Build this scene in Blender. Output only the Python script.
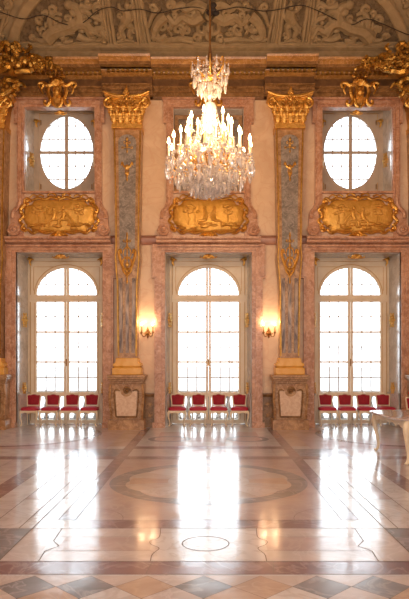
import bpy, math, random
from mathutils import Vector, Matrix
PI = math.pi
random.seed(7)
for o in list(bpy.data.objects): bpy.data.objects.remove(o)
SC = bpy.context.scene
COL = SC.collection

# ---------------------------------------------------------------- camera, world, lights, exposure
F, CX, HZ, EYE = 600.0, 208.5, 357.0, 1.9      # focal length in pixels of a 409x599 picture, eye height in metres
cd = bpy.data.cameras.new('camera'); cam = bpy.data.objects.new('camera', cd); COL.objects.link(cam)
cam.location = (0, 0, EYE); cam.rotation_euler = (PI/2, 0, 0)
cd.sensor_fit = 'VERTICAL'; cd.sensor_height = 36.0; cd.lens = F/599*36.0
cd.shift_y = (HZ-299.5)/599; cd.shift_x = (204.5-CX)/599
cd.clip_end = 400
SC.camera = cam
SC.view_settings.view_transform = 'Standard'; SC.view_settings.look = 'None'
SC.view_settings.gamma = 1.0; SC.view_settings.use_curve_mapping = False
SC.view_settings.exposure = 0.3

W = bpy.data.worlds.new('overcast'); SC.world = W; W.use_nodes = True
bg = W.node_tree.nodes['Background']; bg.inputs[0].default_value = (0.86, 0.93, 1.0, 1); bg.inputs[1].default_value = 5.0

def lamp(name, kind, loc, power, color, size=0.3, rot=(0,0,0), sy=None, parent=None, portal=False):
    l = bpy.data.lights.new(name, kind); o = bpy.data.objects.new(name, l); COL.objects.link(o)
    o.location = loc; o.rotation_euler = rot; l.energy = power; l.color = color
    if kind == 'AREA':
        l.shape = 'RECTANGLE'; l.size = size; l.size_y = sy or size
        l.cycles.is_portal = portal
    else: l.shadow_soft_size = size
    if parent: o.parent = parent
    return o
WARM = (1.0, 0.60, 0.30)
# added warm fill lamps out of view, standing in for assumed further chandeliers
lamp('added_hall_fill', 'POINT', (-3.2, 1.5, 6.2), 250, (1.0, 0.77, 0.54), 0.5)
lamp('added_hall_fill', 'POINT', (3.2, 1.5, 6.2), 250, (1.0, 0.77, 0.54), 0.5)
# added area fill before the windowless back wall, for assumed daylight from behind
lamp('added_rear_fill', 'AREA', (0, -3.6, 3.4), 480, (1.0, 0.91, 0.84), 9.0, (PI/2, 0, 0), 3.6)

# ---------------------------------------------------------------- materials
def nodes(m): return m.node_tree.nodes, m.node_tree.links
def base_mat(name, col, rough=0.5, metal=0.0, spec=0.5):
    m = bpy.data.materials.new(name); m.use_nodes = True
    p = m.node_tree.nodes['Principled BSDF']
    p.inputs['Base Color'].default_value = (*col, 1); p.inputs['Roughness'].default_value = rough
    p.inputs['Metallic'].default_value = metal; p.inputs['Specular IOR Level'].default_value = spec
    return m
def noise_mat(name, c1, c2, scale=6, rough=0.5, metal=0.0, bump=0.0, vein=None, detail=6, spec=0.5, stretch=(1,1,1), distort=1.0, bscale=None, bdist=0.02):
    m = base_mat(name, c1, rough, metal, spec); N, L = nodes(m); p = N['Principled BSDF']
    tc = N.new('ShaderNodeTexCoord'); mp = N.new('ShaderNodeMapping'); mp.inputs['Scale'].default_value = stretch
    L.new(tc.outputs['Object'], mp.inputs[0])
    n = N.new('ShaderNodeTexNoise'); n.inputs['Scale'].default_value = scale; n.inputs['Detail'].default_value = detail
    n.inputs['Distortion'].default_value = distort
    L.new(mp.outputs[0], n.inputs['Vector'])
    r = N.new('ShaderNodeValToRGB'); r.color_ramp.elements[0].position = .35; r.color_ramp.elements[1].position = .65
    r.color_ramp.elements[0].color = (*c1, 1); r.color_ramp.elements[1].color = (*c2, 1)
    L.new(n.outputs['Fac'], r.inputs[0]); out = r.outputs[0]
    if vein:
        n2 = N.new('ShaderNodeTexNoise'); n2.inputs['Scale'].default_value = scale*.8; n2.inputs['Detail'].default_value = 8; n2.inputs['Distortion'].default_value = 2.2
        L.new(mp.outputs[0], n2.inputs['Vector'])
        r2 = N.new('ShaderNodeValToRGB'); e = r2.color_ramp.elements
        e[0].position = .46; e[0].color = (0,0,0,1); e[1].position = .5; e[1].color = (1,1,1,1)
        x = e.new(.54); x.color = (0,0,0,1)
        L.new(n2.outputs['Fac'], r2.inputs[0])
        mx = N.new('ShaderNodeMixRGB'); mx.inputs[2].default_value = (*vein, 1)
        ml = N.new('ShaderNodeMath'); ml.operation = 'MULTIPLY'; ml.inputs[1].default_value = .6
        L.new(r2.outputs[0], ml.inputs[0]); L.new(ml.outputs[0], mx.inputs[0]); L.new(out, mx.inputs[1]); out = mx.outputs[0]
    L.new(out, p.inputs['Base Color'])
    if bump:
        nb = N.new('ShaderNodeTexNoise'); nb.inputs['Scale'].default_value = bscale or scale*1.5; nb.inputs['Detail'].default_value = 3
        L.new(mp.outputs[0], nb.inputs['Vector'])
        b = N.new('ShaderNodeBump'); b.inputs['Strength'].default_value = bump; b.inputs['Distance'].default_value = bdist
        L.new(nb.outputs['Fac'], b.inputs['Height']); L.new(b.outputs[0], p.inputs['Normal'])
    return m
def emit_mat(name, col, s):
    m = bpy.data.materials.new(name); m.use_nodes = True; N, L = nodes(m); N.remove(N['Principled BSDF'])
    e = N.new('ShaderNodeEmission'); e.inputs[0].default_value = (*col, 1); e.inputs[1].default_value = s
    L.new(e.outputs[0], N['Material Output'].inputs[0]); return m

M = {}
M['plaster'] = noise_mat('polished_plaster', (.76,.55,.37), (.86,.66,.47), 1.6, .38, vein=(.74,.48,.30), bump=.08)
M['pink'] = noise_mat('pink_marble', (.42,.20,.12), (.64,.37,.24), 4.5, .3, vein=(.78,.56,.44))
M['pinkdark'] = noise_mat('dark_pink_marble', (.38,.17,.11), (.50,.26,.17), 3, .3)
M['tan'] = noise_mat('tan_marble', (.27,.13,.05), (.52,.31,.15), 4.5, .3, vein=(.66,.45,.28))
M['tandark'] = noise_mat('brown_marble', (.15,.075,.026), (.31,.165,.06), 3.5, .32, vein=(.45,.26,.12))
M['frieze'] = noise_mat('frieze_marble', (.10,.048,.018), (.19,.095,.036), 5, .4)
M['orange'] = noise_mat('orange_marble', (.34,.16,.04), (.50,.26,.07), 3.5, .3, vein=(.7,.42,.2))
M['grey'] = noise_mat('grey_green_marble', (.16,.14,.13), (.32,.28,.25), 5, .3, vein=(.5,.46,.42))
M['jamb'] = noise_mat('pale_grey_marble', (.56,.54,.52), (.72,.69,.66), 3, .13, vein=(.42,.37,.34), spec=1.0)
M['flute'] = noise_mat('streaked_marble', (.14,.12,.13), (.55,.45,.40), 9, .3, stretch=(1,1,.3))
M['panel'] = noise_mat('cream_panel_marble', (.66,.46,.32), (.80,.62,.48), 12, .4, bump=.2)
M['gold'] = noise_mat('gilding', (.62,.34,.07), (.84,.52,.15), 9, .30, metal=.95, bump=.8, bscale=30)
M['golddeep'] = noise_mat('aged_gilding', (.36,.20,.04), (.58,.34,.08), 9, .36, metal=.85, bump=.5, bscale=14)
M['goldplate'] = noise_mat('beaten_gilding', (.62,.34,.06), (.80,.48,.12), 5, .42, metal=.55, bump=.6, bscale=26)
M['goldbase'] = noise_mat('yellow_marble', (.80,.42,.07), (.90,.54,.14), 4, .25)
M['brass'] = noise_mat('dark_brass', (.25,.13,.04), (.40,.22,.08), 9, .35, metal=.8)
M['stucco'] = noise_mat('taupe_stucco', (.27,.195,.10), (.35,.26,.145), 5, .8, bump=.2)
M['stuccorib'] = noise_mat('stucco_rib', (.31,.225,.12), (.38,.28,.155), 3, .8)
M['stuccodark'] = noise_mat('dark_stucco_ground', (.11,.075,.04), (.22,.155,.085), 9, .85)
M['soot'] = base_mat('sooty_black', (.03,.022,.018), .7)
M['ivory'] = noise_mat('ivory_paint', (.84,.73,.55), (.90,.81,.65), 8, .3)
M['frame'] = noise_mat('cream_window_paint', (.80,.69,.53), (.86,.76,.60), 3, .4)
M['frameline'] = base_mat('gilt_line', (.60,.38,.14), .4)
M['greywood'] = noise_mat('taupe_window_paint', (.50,.41,.33), (.58,.48,.39), 3, .45)
M['lead'] = base_mat('lead_came', (.68,.69,.72), .5)
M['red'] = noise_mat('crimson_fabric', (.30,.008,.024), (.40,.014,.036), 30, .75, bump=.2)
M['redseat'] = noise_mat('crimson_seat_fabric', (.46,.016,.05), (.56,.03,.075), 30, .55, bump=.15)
M['tabletop'] = noise_mat('mauve_marble', (.46,.38,.39), (.64,.56,.56), 5, .12, vein=(.7,.62,.6))
M['stone'] = noise_mat('weathered_stone', (.20,.19,.19), (.30,.28,.27), 6, .9)
M['terrace'] = noise_mat('terrace_gravel', (.34,.33,.32), (.42,.41,.40), 6, .95)
M['bark'] = noise_mat('winter_bark', (.30,.28,.27), (.36,.34,.33), 6, .9)
M['facade'] = noise_mat('far_facade', (.42,.40,.38), (.46,.44,.42), .6, .9)
M['facaderoof'] = noise_mat('far_roof', (.33,.32,.33), (.38,.36,.36), 1.2, .9)
M['candle'] = base_mat('candle_wax', (.92,.82,.62), .5)
M['flame'] = emit_mat('candle_flame', (1.0,.72,.36), 30)
M['petal'] = noise_mat('red_petals', (.62,.01,.01), (.8,.03,.03), 30, .6)
M['leaf'] = noise_mat('green_leaf', (.05,.14,.03), (.09,.22,.05), 20, .5)
M['ceramic'] = base_mat('white_porcelain', (.75,.72,.66), .2)

def crystal_mat(name, tint, diff=.45, clear=.35):
    m = bpy.data.materials.new(name); m.use_nodes = True; N, L = nodes(m); p = N['Principled BSDF']
    p.inputs['Base Color'].default_value = (*tint, 1); p.inputs['Roughness'].default_value = .10; p.inputs['Specular IOR Level'].default_value = 1.0; p.inputs['Metallic'].default_value = .45
    p.inputs['Coat Weight'].default_value = 1.0
    t = N.new('ShaderNodeBsdfTransparent'); t.inputs[0].default_value = (1, .98, .95, 1)
    mx = N.new('ShaderNodeMixShader'); mx.inputs[0].default_value = clear
    L.new(p.outputs[0], mx.inputs[1]); L.new(t.outputs[0], mx.inputs[2]); L.new(mx.outputs[0], N['Material Output'].inputs[0])
    return m
M['crystal'] = crystal_mat('cut_crystal', (.93,.92,.94), clear=.22)
M['crystalpink'] = crystal_mat('amber_crystal', (.62,.30,.12), clear=.25)
def glass_mat():
    m = bpy.data.materials.new('window_glass'); m.use_nodes = True; N, L = nodes(m); N.remove(N['Principled BSDF'])
    t = N.new('ShaderNodeBsdfTransparent'); t.inputs[0].default_value = (.96,.98,.98,1)
    g = N.new('ShaderNodeBsdfGlossy'); g.inputs['Roughness'].default_value = .03
    f = N.new('ShaderNodeFresnel'); f.inputs[0].default_value = 1.45
    mx = N.new('ShaderNodeMixShader'); L.new(f.outputs[0], mx.inputs[0]); L.new(t.outputs[0], mx.inputs[1]); L.new(g.outputs[0], mx.inputs[2])
    L.new(mx.outputs[0], N['Material Output'].inputs[0]); return m
M['glass'] = glass_mat()
def floor_mat(name, c1, c2, vein, rough=.125, scale=1.8):
    m = noise_mat(name, c1, c2, scale, rough, vein=vein, spec=.35)
    N, L = nodes(m); p = N['Principled BSDF']; p.inputs['IOR'].default_value = 1.5; p.inputs['Coat Weight'].default_value = 1.0; p.inputs['Coat IOR'].default_value = 1.65; p.inputs['Coat Roughness'].default_value = .11
    tc = N.new('ShaderNodeTexCoord')
    n = N.new('ShaderNodeTexNoise'); n.inputs['Scale'].default_value = 1.1; n.inputs['Detail'].default_value = 2
    n3 = N.new('ShaderNodeTexNoise'); n3.inputs['Scale'].default_value = 16; n3.inputs['Detail'].default_value = 4
    L.new(tc.outputs['Object'], n.inputs['Vector']); L.new(tc.outputs['Object'], n3.inputs['Vector'])
    b = N.new('ShaderNodeBump'); b.inputs['Strength'].default_value = .5; b.inputs['Distance'].default_value = .012
    b2 = N.new('ShaderNodeBump'); b2.inputs['Strength'].default_value = .35; b2.inputs['Distance'].default_value = .0012
    L.new(n.outputs['Fac'], b.inputs['Height']); L.new(n3.outputs['Fac'], b2.inputs['Height']); L.new(b.outputs[0], b2.inputs['Normal'])
    L.new(b2.outputs[0], p.inputs['Normal']); L.new(b2.outputs[0], p.inputs['Coat Normal'])
    mr = N.new('ShaderNodeMapRange'); mr.inputs[1].default_value = .3; mr.inputs[2].default_value = .7
    p.inputs['Roughness'].default_value = .40
    mr.inputs[3].default_value = rough*.7; mr.inputs[4].default_value = rough*1.6
    n4 = N.new('ShaderNodeTexNoise'); n4.inputs['Scale'].default_value = 3.5; n4.inputs['Detail'].default_value = 6
    L.new(tc.outputs['Object'], n4.inputs['Vector']); L.new(n4.outputs['Fac'], mr.inputs[0]); L.new(mr.outputs[0], p.inputs['Coat Roughness'])
    return m
FM = [floor_mat('floor_peach', (0.465,0.406,0.407), (0.595,0.535,0.539), (0.651,0.604,0.627)),
      floor_mat('floor_cream', (0.558,0.544,0.583), (0.688,0.683,0.726), (0.419,0.386,0.407)),
      floor_mat('floor_red', (0.140,0.064,0.072), (0.233,0.119,0.132), (0.372,0.277,0.275)),
      floor_mat('floor_grey', (0.140,0.144,0.171), (0.242,0.247,0.286), (0.409,0.416,0.462)),
      floor_mat('floor_tan', (0.428,0.307,0.231), (0.558,0.426,0.352), (0.577,0.446,0.352)),
      base_mat('floor_joint', (.12,.085,.07), .6),
      floor_mat('floor_rose', (0.409,0.307,0.297), (0.521,0.416,0.407), (0.558,0.455,0.440))]

# ---------------------------------------------------------------- mesh helpers
class MB:
    def __init__(s): s.v = []; s.f = []; s.mi = []; s.cur = 0
    def add(s, vs, fs):
        n = len(s.v); s.v += [tuple(v) for v in vs]
        for f in fs: s.f.append(tuple(n+i for i in f)); s.mi.append(s.cur)
    def box(s, x0, x1, y0, y1, z0, z1):
        vs = [(x,y,z) for z in (z0,z1) for y in (y0,y1) for x in (x0,x1)]
        s.add(vs, [(0,2,3,1),(4,5,7,6),(0,1,5,4),(2,6,7,3),(0,4,6,2),(1,3,7,5)]); return s
    def cbox(s, c, d): 
        return s.box(c[0]-d[0]/2, c[0]+d[0]/2, c[1]-d[1]/2, c[1]+d[1]/2, c[2]-d[2]/2, c[2]+d[2]/2)
    def prism(s, poly, y0, y1):           # polygon in x,z extruded in depth
        n = len(poly); vs = [(x,y0,z) for x,z in poly]+[(x,y1,z) for x,z in poly]
        s.add(vs, [tuple(range(n)), tuple(range(2*n-1, n-1, -1))]+[(i, n+i, n+(i+1)%n, (i+1)%n) for i in range(n)]); return s
    def frustum(s, poly, y0, y1, k=0.8):  # polygon with a bevelled front (front at y0)
        n = len(poly); cx = sum(p[0] for p in poly)/n; cz = sum(p[1] for p in poly)/n
        vs = [(cx+(x-cx)*k, y0, cz+(z-cz)*k) for x,z in poly]+[(x,y1,z) for x,z in poly]
        s.add(vs, [tuple(range(n)), tuple(range(2*n-1, n-1, -1))]+[(i, n+i, n+(i+1)%n, (i+1)%n) for i in range(n)]); return s
    def xprism(s, prof, x0, x1):          # profile of (y,z) run along x
        n = len(prof); vs = [(x0,y,z) for y,z in prof]+[(x1,y,z) for y,z in prof]
        s.add(vs, [tuple(range(n)), tuple(range(2*n-1, n-1, -1))]+[(i, (i+1)%n, n+(i+1)%n, n+i) for i in range(n)]); return s
    def band(s, outer, inner, y0, y1):    # ring between two outlines of equal count
        n = len(outer); vs = [(x,y,z) for y in (y0,y1) for P in (outer, inner) for x,z in P]
        fs = []
        for i in range(n):
            j = (i+1)%n
            fs += [(i,j,n+j,n+i), (2*n+i,3*n+i,3*n+j,2*n+j), (i,2*n+i,2*n+j,j), (n+i,n+j,3*n+j,3*n+i)]
        s.add(vs, fs); return s
    def lathe(s, prof, c=(0,0,0), n=16, ax='z', sx=1, sy=1):
        vs = []; m = len(prof)
        for k in range(n):
            a = 2*PI*k/n; ca, sa = math.cos(a)*sx, math.sin(a)*sy
            for r, h in prof:
                if ax == 'z': vs.append((c[0]+r*ca, c[1]+r*sa, c[2]+h))
                elif ax == 'y': vs.append((c[0]+r*ca, c[1]+h, c[2]+r*sa))
                else: vs.append((c[0]+h, c[1]+r*ca, c[2]+r*sa))
        fs = [(k*m+i, ((k+1)%n)*m+i, ((k+1)%n)*m+i+1, k*m+i+1) for k in range(n) for i in range(m-1)]
        fs += [tuple(k*m for k in range(n)), tuple(k*m+m-1 for k in reversed(range(n)))]
        s.add(vs, fs); return s
    def ball(s, c, r, n=8, m=6):
        if not hasattr(r, '__len__'): r = (r,r,r)
        vs = [(c[0], c[1], c[2]-r[2])]
        for i in range(1, m):
            ph = -PI/2+PI*i/m
            for k in range(n):
                a = 2*PI*k/n; vs.append((c[0]+r[0]*math.cos(ph)*math.cos(a), c[1]+r[1]*math.cos(ph)*math.sin(a), c[2]+r[2]*math.sin(ph)))
        vs.append((c[0], c[1], c[2]+r[2])); L = len(vs)-1
        fs = [(0, 1+(k+1)%n, 1+k) for k in range(n)]
        for i in range(m-2):
            for k in range(n): a = 1+i*n+k; b = 1+i*n+(k+1)%n; fs.append((a,b,b+n,a+n))
        fs += [(L, 1+(m-2)*n+k, 1+(m-2)*n+(k+1)%n) for k in range(n)]
        s.add(vs, fs); return s
    def tube(s, pts, rad, n=6, flat=1.0, up=None):
        P = [Vector(p) for p in pts]; m = len(P)
        if not hasattr(rad, '__len__'): rad = [rad]*m
        if len(rad) == 2 and m > 2: rad = [rad[0]+(rad[1]-rad[0])*i/(m-1) for i in range(m)]
        T = [(P[min(i+1,m-1)]-P[max(i-1,0)]).normalized() for i in range(m)]
        u = Vector(up) if up else (Vector((0,0,1)) if abs(T[0].z) < .9 else Vector((1,0,0)))
        vs = []
        for i in range(m):
            if up: u = Vector(up)
            b = T[i].cross(u)
            if b.length < 1e-5: b = T[i].cross(Vector((1,.01,0)))
            b.normalize(); w = b.cross(T[i]).normalized(); u = w
            for k in range(n):
                a = 2*PI*k/n; vs.append(P[i]+b*math.cos(a)*rad[i]+w*math.sin(a)*rad[i]*flat)
        fs = [(i*n+k, i*n+(k+1)%n, (i+1)*n+(k+1)%n, (i+1)*n+k) for i in range(m-1) for k in range(n)]
        fs += [tuple(reversed(range(n))), tuple((m-1)*n+k for k in range(n))]
        s.add(vs, fs); return s
    def build(s, name, mat, parent=None, loc=None, smooth=35):
        me = bpy.data.meshes.new(name); me.from_pydata(s.v, [], s.f)
        for mm in (mat if isinstance(mat, (list, tuple)) else [mat]): me.materials.append(mm)
        if isinstance(mat, (list, tuple)): me.polygons.foreach_set('material_index', s.mi)
        import bmesh
        bm = bmesh.new(); bm.from_mesh(me); bmesh.ops.recalc_face_normals(bm, faces=bm.faces); bm.to_mesh(me); bm.free()
        if smooth:
            me.shade_smooth(); me.set_sharp_from_angle(angle=math.radians(smooth))
        o = bpy.data.objects.new(name, me); COL.objects.link(o)
        if parent: o.parent = parent
        if loc: o.location = loc
        return o
def bevel(o, w, seg=2):
    b = o.modifiers.new('bevel', 'BEVEL'); b.width = w; b.segments = seg; b.limit_method = 'ANGLE'; return o
def thing(name, label, cat, loc=(0,0,0), rz=0, group=None):
    o = bpy.data.objects.new(name, None); COL.objects.link(o); o.location = loc; o.rotation_euler = (0,0,rz)
    o.empty_display_size = .1
    return tag(o, label, cat, group)
def tag(o, label, cat, group=None):
    o['label'] = label; o['category'] = cat
    if group: o['group'] = group
    return o
def structure(o): o['kind'] = 'structure'; return o
def kids(o): return [c for c in bpy.data.objects if c.parent == o]
def dup(root, loc=None, rz=None, label=None, mirror=False):
    def rec(o, par):
        c = o.copy(); COL.objects.link(c)
        if par: c.parent = par
        for ch in kids(o): rec(ch, c)
        return c
    r = rec(root, None)
    if loc is not None: r.location = loc
    if rz is not None: r.rotation_euler = (0,0,rz)
    if label: r['label'] = label
    return r
def bez(p0, p1, p2, p3, n=8):
    out = []
    for i in range(n+1):
        t = i/n; out.append(tuple((1-t)**3*a+3*(1-t)**2*t*b+3*(1-t)*t*t*c+t**3*d for a,b,c,d in zip(p0,p1,p2,p3)))
    return out
def spline(P, n=6):        # Catmull-Rom through points of any dimension
    out = []; P = [tuple(p) for p in P]; Q = [P[0]]+P+[P[-1]]
    for i in range(1, len(Q)-2):
        for k in range(n):
            t = k/n; out.append(tuple(.5*((2*b)+(-a+c)*t+(2*a-5*b+4*c-d)*t*t+(-a+3*b-3*c+d)*t**3) for a,b,c,d in zip(Q[i-1],Q[i],Q[i+1],Q[i+2])))
    out.append(P[-1]); return out
def spiral(cx, cz, r, a0, turns, n=None, end=.18):
    n = n or int(abs(turns)*12)+4
    return [(cx+r*(1-(1-end)*i/n)*math.cos(a0+2*PI*turns*i/n), cz+r*(1-(1-end)*i/n)*math.sin(a0+2*PI*turns*i/n)) for i in range(n+1)]
def P2(px, py, D): return ((px-CX)*D/F, EYE-(py-HZ)*D/F)   # where the sight line through a picture point meets the depth D
def DY(py): return F*EYE/(py-HZ)

WALL = 16.29            # depth of the window wall's face
WIN = 16.99             # depth of the window frames
BAYS = [-4.02, 0.0, 4.02]
BN = ['left', 'middle', 'right']
HX, XW = 6.5, 6.5

# ---------------------------------------------------------------- room shell
LZ = 4.724; LH = 1.168                  # tall openings
UZ0, UZ1, UH = 6.353, 8.63, .95         # upper openings
w = MB(); y0, y1 = WALL, WALL+1.0
xs = [-HX]
for b in BAYS: xs += [b-LH, b+LH]
xs.append(HX)
for i in range(0, 8, 2): w.box(xs[i], xs[i+1], y0, y1, 0, LZ)
w.box(-HX, HX, y0, y1, LZ, UZ0)
xs = [-HX]
for b in BAYS: xs += [b-UH, b+UH]
xs.append(HX)
UW1 = 8.93              # the soffit of the upper openings rises outwards
for i in range(0, 8, 2): w.box(xs[i], xs[i+1], y0, y1, UZ0, UW1)
w.box(-HX, HX, y0, y1, UW1, 10.3)
w.box(-UH, UH, y0+.55, y1, UZ0, UW1)    # the middle upper opening is blind
structure(w.build('wall_front', M['plaster'], smooth=0))
structure(MB().box(-HX-.3, -HX, -4, WALL+1, 0, 12.9).build('wall_left', M['plaster'], smooth=0))
structure(MB().box(HX, HX+.3, -4, WALL+1, 0, 12.9).build('wall_right', M['plaster'], smooth=0))
structure(MB().box(-HX-.3, HX+.3, -4.3, -4, 0, 12.9).build('wall_back', M['plaster'], smooth=0))

C0 = 15.65; CZ0 = 10.04
def cove(t): return (C0-t, CZ0+.8*t-.06*t*t)
prof = [cove(6.67*i/24) for i in range(25)]+[(-4, cove(6.67)[1])]
top = [(-4, 13.1), (WALL+1, 13.1), (WALL+1, CZ0)]
structure(MB().xprism(prof+top, -HX, HX).build('ceiling', M['stuccorib']))
def cove_hit(py, off=0.0):
    k = (HZ-py)/F; lo, hi = -.3, 5.0
    for _ in range(40):
        m = (lo+hi)/2; D, Z = cove(m)
        if (Z-EYE) > k*D: hi = m
        else: lo = m
    D, Z = cove(lo); nrm = Vector((0, -.8+.12*lo, -1)).normalized()
    return D+nrm.y*off, Z+nrm.z*off, nrm
def CV(px, py, off=0.0):
    D, Z, n = cove_hit(py); x = (px-CX)*D/F
    return (x, D+n.y*off, Z+n.z*off)

# ---------------------------------------------------------------- floor: one inlaid surface
fl = MB()
def quad(x0, x1, d0, d1, m, z): fl.cur = m; fl.add([(x0,d0,z),(x1,d0,z),(x1,d1,z),(x0,d1,z)], [(0,1,2,3)])
def poly(P, m, z): fl.cur = m; fl.add([(x,d,z) for x,d in P], [tuple(range(len(P)))])
def joint(P, wd=.010, z=.0030):
    wd *= .75
    for (xa,da),(xb,db) in zip(P, P[1:]):
        L = math.hypot(xb-xa, db-da); nx, nd = -(db-da)/L*wd/2, (xb-xa)/L*wd/2
        poly([(xa+nx,da+nd),(xb+nx,db+nd),(xb-nx,db-nd),(xa-nx,da-nd)], 5, z)
def annulus(cx, cy, r0, r1, m, z, n=72, scal=0, a0=0, a1=2*PI):
    for i in range(n):
        a, b = a0+(a1-a0)*i/n, a0+(a1-a0)*(i+1)/n
        def rr(t): return r0+scal*abs(math.sin(t*5))
        poly([(cx+rr(a)*math.cos(a), cy+rr(a)*math.sin(a)), (cx+r1*math.cos(a), cy+r1*math.sin(a)), (cx+r1*math.cos(b), cy+r1*math.sin(b)), (cx+rr(b)*math.cos(b), cy+rr(b)*math.sin(b))], m, z)
def disc(cx, cy, r, m, z, n=48): poly([(cx+r*math.cos(2*PI*i/n), cy+r*math.sin(2*PI*i/n)) for i in range(n)], m, z)
quad(-HX, HX, -4, 17.3, 1, 0)
dA0, dA1 = DY(576), DY(561.5); dC0, dC1 = DY(528.5), DY(520)
dR0, dR1 = DY(459.5), DY(456.5); dU0, dU1 = DY(449), DY(446.5)
# lozenge field in the foreground
S = .489/2
quad(-HX, HX, -4, dA0, 0, .0004)
for r in range(0, 18):
    for k in range(-13, 14):
        cx = -.04+.489*k+(S if r%2 else 0); cy = dA0-S*(r+1)
        if r%2 == 0: col = 3 if (abs(k)%3 != 1 or k in (-2,2)) and abs(k) != 1 else 4
        else: col = (0, 4, 1)[(k+r)%3]
        poly([(cx-S,cy),(cx,cy-S),(cx+S,cy),(cx,cy+S)], col, .0008)
        if r < 6: joint([(cx-S,cy),(cx,cy+S),(cx+S,cy)], .006, .0012)
quad(-HX, HX, dA0, dA0+.035, 1, .0012)
quad(-HX, HX, dA0+.035, dA1, 2, .0008)
for y in (dA0+.03, dA1): joint([(-HX,y),(HX,y)], .010)
for x in (-.55, .57, 1.75, -2.3): joint([(x,dA0+.03),(x+.03,dA1)], .007)
# panelled strip with the small circle
quad(-HX, HX, dA1, dC0, 1, .0006)
for sx in (-1, 1):
    wob = [(.54,dA1),(.54,dA1+.2),(.49,dA1+.38),(.58,dA1+.5),(.60,dA1+.62),(.52,dA1+.74),(.53,dC0)]
    end = [(1.62,dC0),(1.60,dA1+.62),(1.50,dA1+.45),(1.60,dA1+.3),(1.58,dA1)]
    wl = spline(wob, 5); P = wl+spline(end, 3); P = [(sx*x, d) for x,d in P]
    poly(P if sx > 0 else P[::-1], 0, .0010)
    joint([(sx*x,d) for x,d in wl], .012); joint([(sx*x,d) for x,d in end], .012)
    for y in (DY(537), DY(551)): joint([(sx*.56,y),(sx*1.6,y)], .008)
    quad(min(sx*.58,sx*1.5), max(sx*.58,sx*1.5), DY(550.6), DY(537.4), 6, .0014)
    quad(min(sx*1.95,sx*2.9), max(sx*1.95,sx*2.9), dA1, dC0, 3, .0010)
    quad(min(sx*1.63,sx*1.95), max(sx*1.63,sx*1.95), dA1, dC0, 0, .0010)
    quad(min(sx*2.9,sx*HX), max(sx*2.9,sx*HX), dA1, dC0, 6, .0010)
    joint([(sx*1.95,dA1),(sx*1.95,DY(470))], .014)
annulus(-.03, (DY(536.5)+DY(551))/2, .232, .244, 5, .0022, 40)
joint([(-HX,dC0),(HX,dC0)], .010)
# red band below the great square
quad(-1.55, 1.55, dC0, dC1, 2, .0008); joint([(-1.9,dC1),(1.9,dC1)], .008)
# great square with its ring
rc = (DY(503.5)+DY(464.5))/2; RR = 1.50
quad(-1.55, 1.55, dC1, dR0, 6, .0006)
disc(0, rc, RR, 0, .0010)
for i in range(8):
    a = i*PI/4
    P = [(0,rc)]+[(1.2*math.cos(a-.2+t*.1), rc+1.2*math.sin(a-.2+t*.1)) for t in range(5)]
    poly(P, 1 if i%2 else 4, .0014)
disc(0, rc, .62, 1, .0018)
annulus(0, rc, 1.20, RR, 3, .0022, 110, .07)
for i in range(10): 
    a = i*2*PI/10+.2; joint([(.62*math.cos(a), rc+.62*math.sin(a)), (1.2*math.cos(a+.06), rc+1.2*math.sin(a+.06))], .006)
P = [((.46+.05*math.sin(6*t))*math.cos(t), rc+(.46+.05*math.sin(6*t))*math.sin(t)) for t in [2*PI*i/60 for i in range(61)]]
joint(P, .010, .0026)
for sx in (-1, 1):      # corner curves of the square
    joint([(sx*(1.55-.55*math.cos(t)), dC1+.55*math.sin(t)) for t in [PI/2*i/10 for i in range(11)]], .008, .0026)
    quad(min(sx*1.55,sx*1.75), max(sx*1.55,sx*1.75), dC1, 16.0, 2, .0012)          # red long bands
    quad(min(sx*1.75,sx*2.12), max(sx*1.75,sx*2.12), dU1, 16.0, 4, .0010)
    quad(min(sx*1.75,sx*2.8), max(sx*1.75,sx*2.8), dC0, dR0, 1, .0008)
    for x in (2.1, 2.45): joint([(sx*x,dC0),(sx*x,dR0)], .014)
    for j, y in enumerate((7.2, 8.0, 8.9, 9.9, 10.7)): joint([(sx*(1.78+.33*(j%3)),y),(sx*(2.11+.33*(j%3)),y)], .010)
    quad(min(sx*2.1,sx*2.45), max(sx*2.1,sx*2.45), 8.0, 9.9, 6, .0010)
    quad(min(sx*2.8,sx*3.1), max(sx*2.8,sx*3.1), dC0, dR0, 2, .0012)               # outer red long bands
    quad(min(sx*3.1,sx*HX), max(sx*3.1,sx*HX), dC0, dR0, 0, .0008)
    for x in (3.6, 4.3, 5.1): joint([(sx*x,dC0),(sx*x,dR0)], .010)
    for j, y in enumerate((7.6, 8.8, 9.6, 10.6)): joint([(sx*(3.1+.3*(j%2)),y),(sx*5.1,y)], .010)
    quad(min(sx*1.75,sx*2.75), max(sx*1.75,sx*2.75), dR1, dU0, 3, .0012)           # grey rectangles at the crossings
    quad(min(sx*2.75,sx*HX), max(sx*2.75,sx*HX), dR1, dU0, 1, .0010)
    quad(min(sx*2.12,sx*HX), max(sx*2.12,sx*HX), dU0, 16.1, 6, .0006)
    annulus(sx*4.6, 14.6, 1.78, 1.98, 2, .0016, 72)
    disc(sx*4.6, 14.6, 1.78, 1, .0010)
quad(-HX, HX, dR0, dR1, 2, .0016); quad(-1.55, 1.55, dR1, dU0, 0, .0008); quad(-1.75, 1.75, dU0, dU1, 2, .0014)
quad(-1.55, 1.55, dU1, 16.1, 1, .0008)
quad(-1.2, 1.2, dU1+.7, 15.2, 6, .0012)
for x in (-.9, .9):
    annulus(x, 13.9, .35, .5, 3, .0016, 30)
for y in (dR0, dR1, dU0, dU1): joint([(-HX,y),(HX,y)], .010)
for x in (-1.55, 1.55, -1.75, 1.75): joint([(x,dC1),(x,16.1)], .010)
for x in (-1.05, -.35, .35, 1.05): joint([(x,dU1),(x,dU1+.7)], .007)
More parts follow.
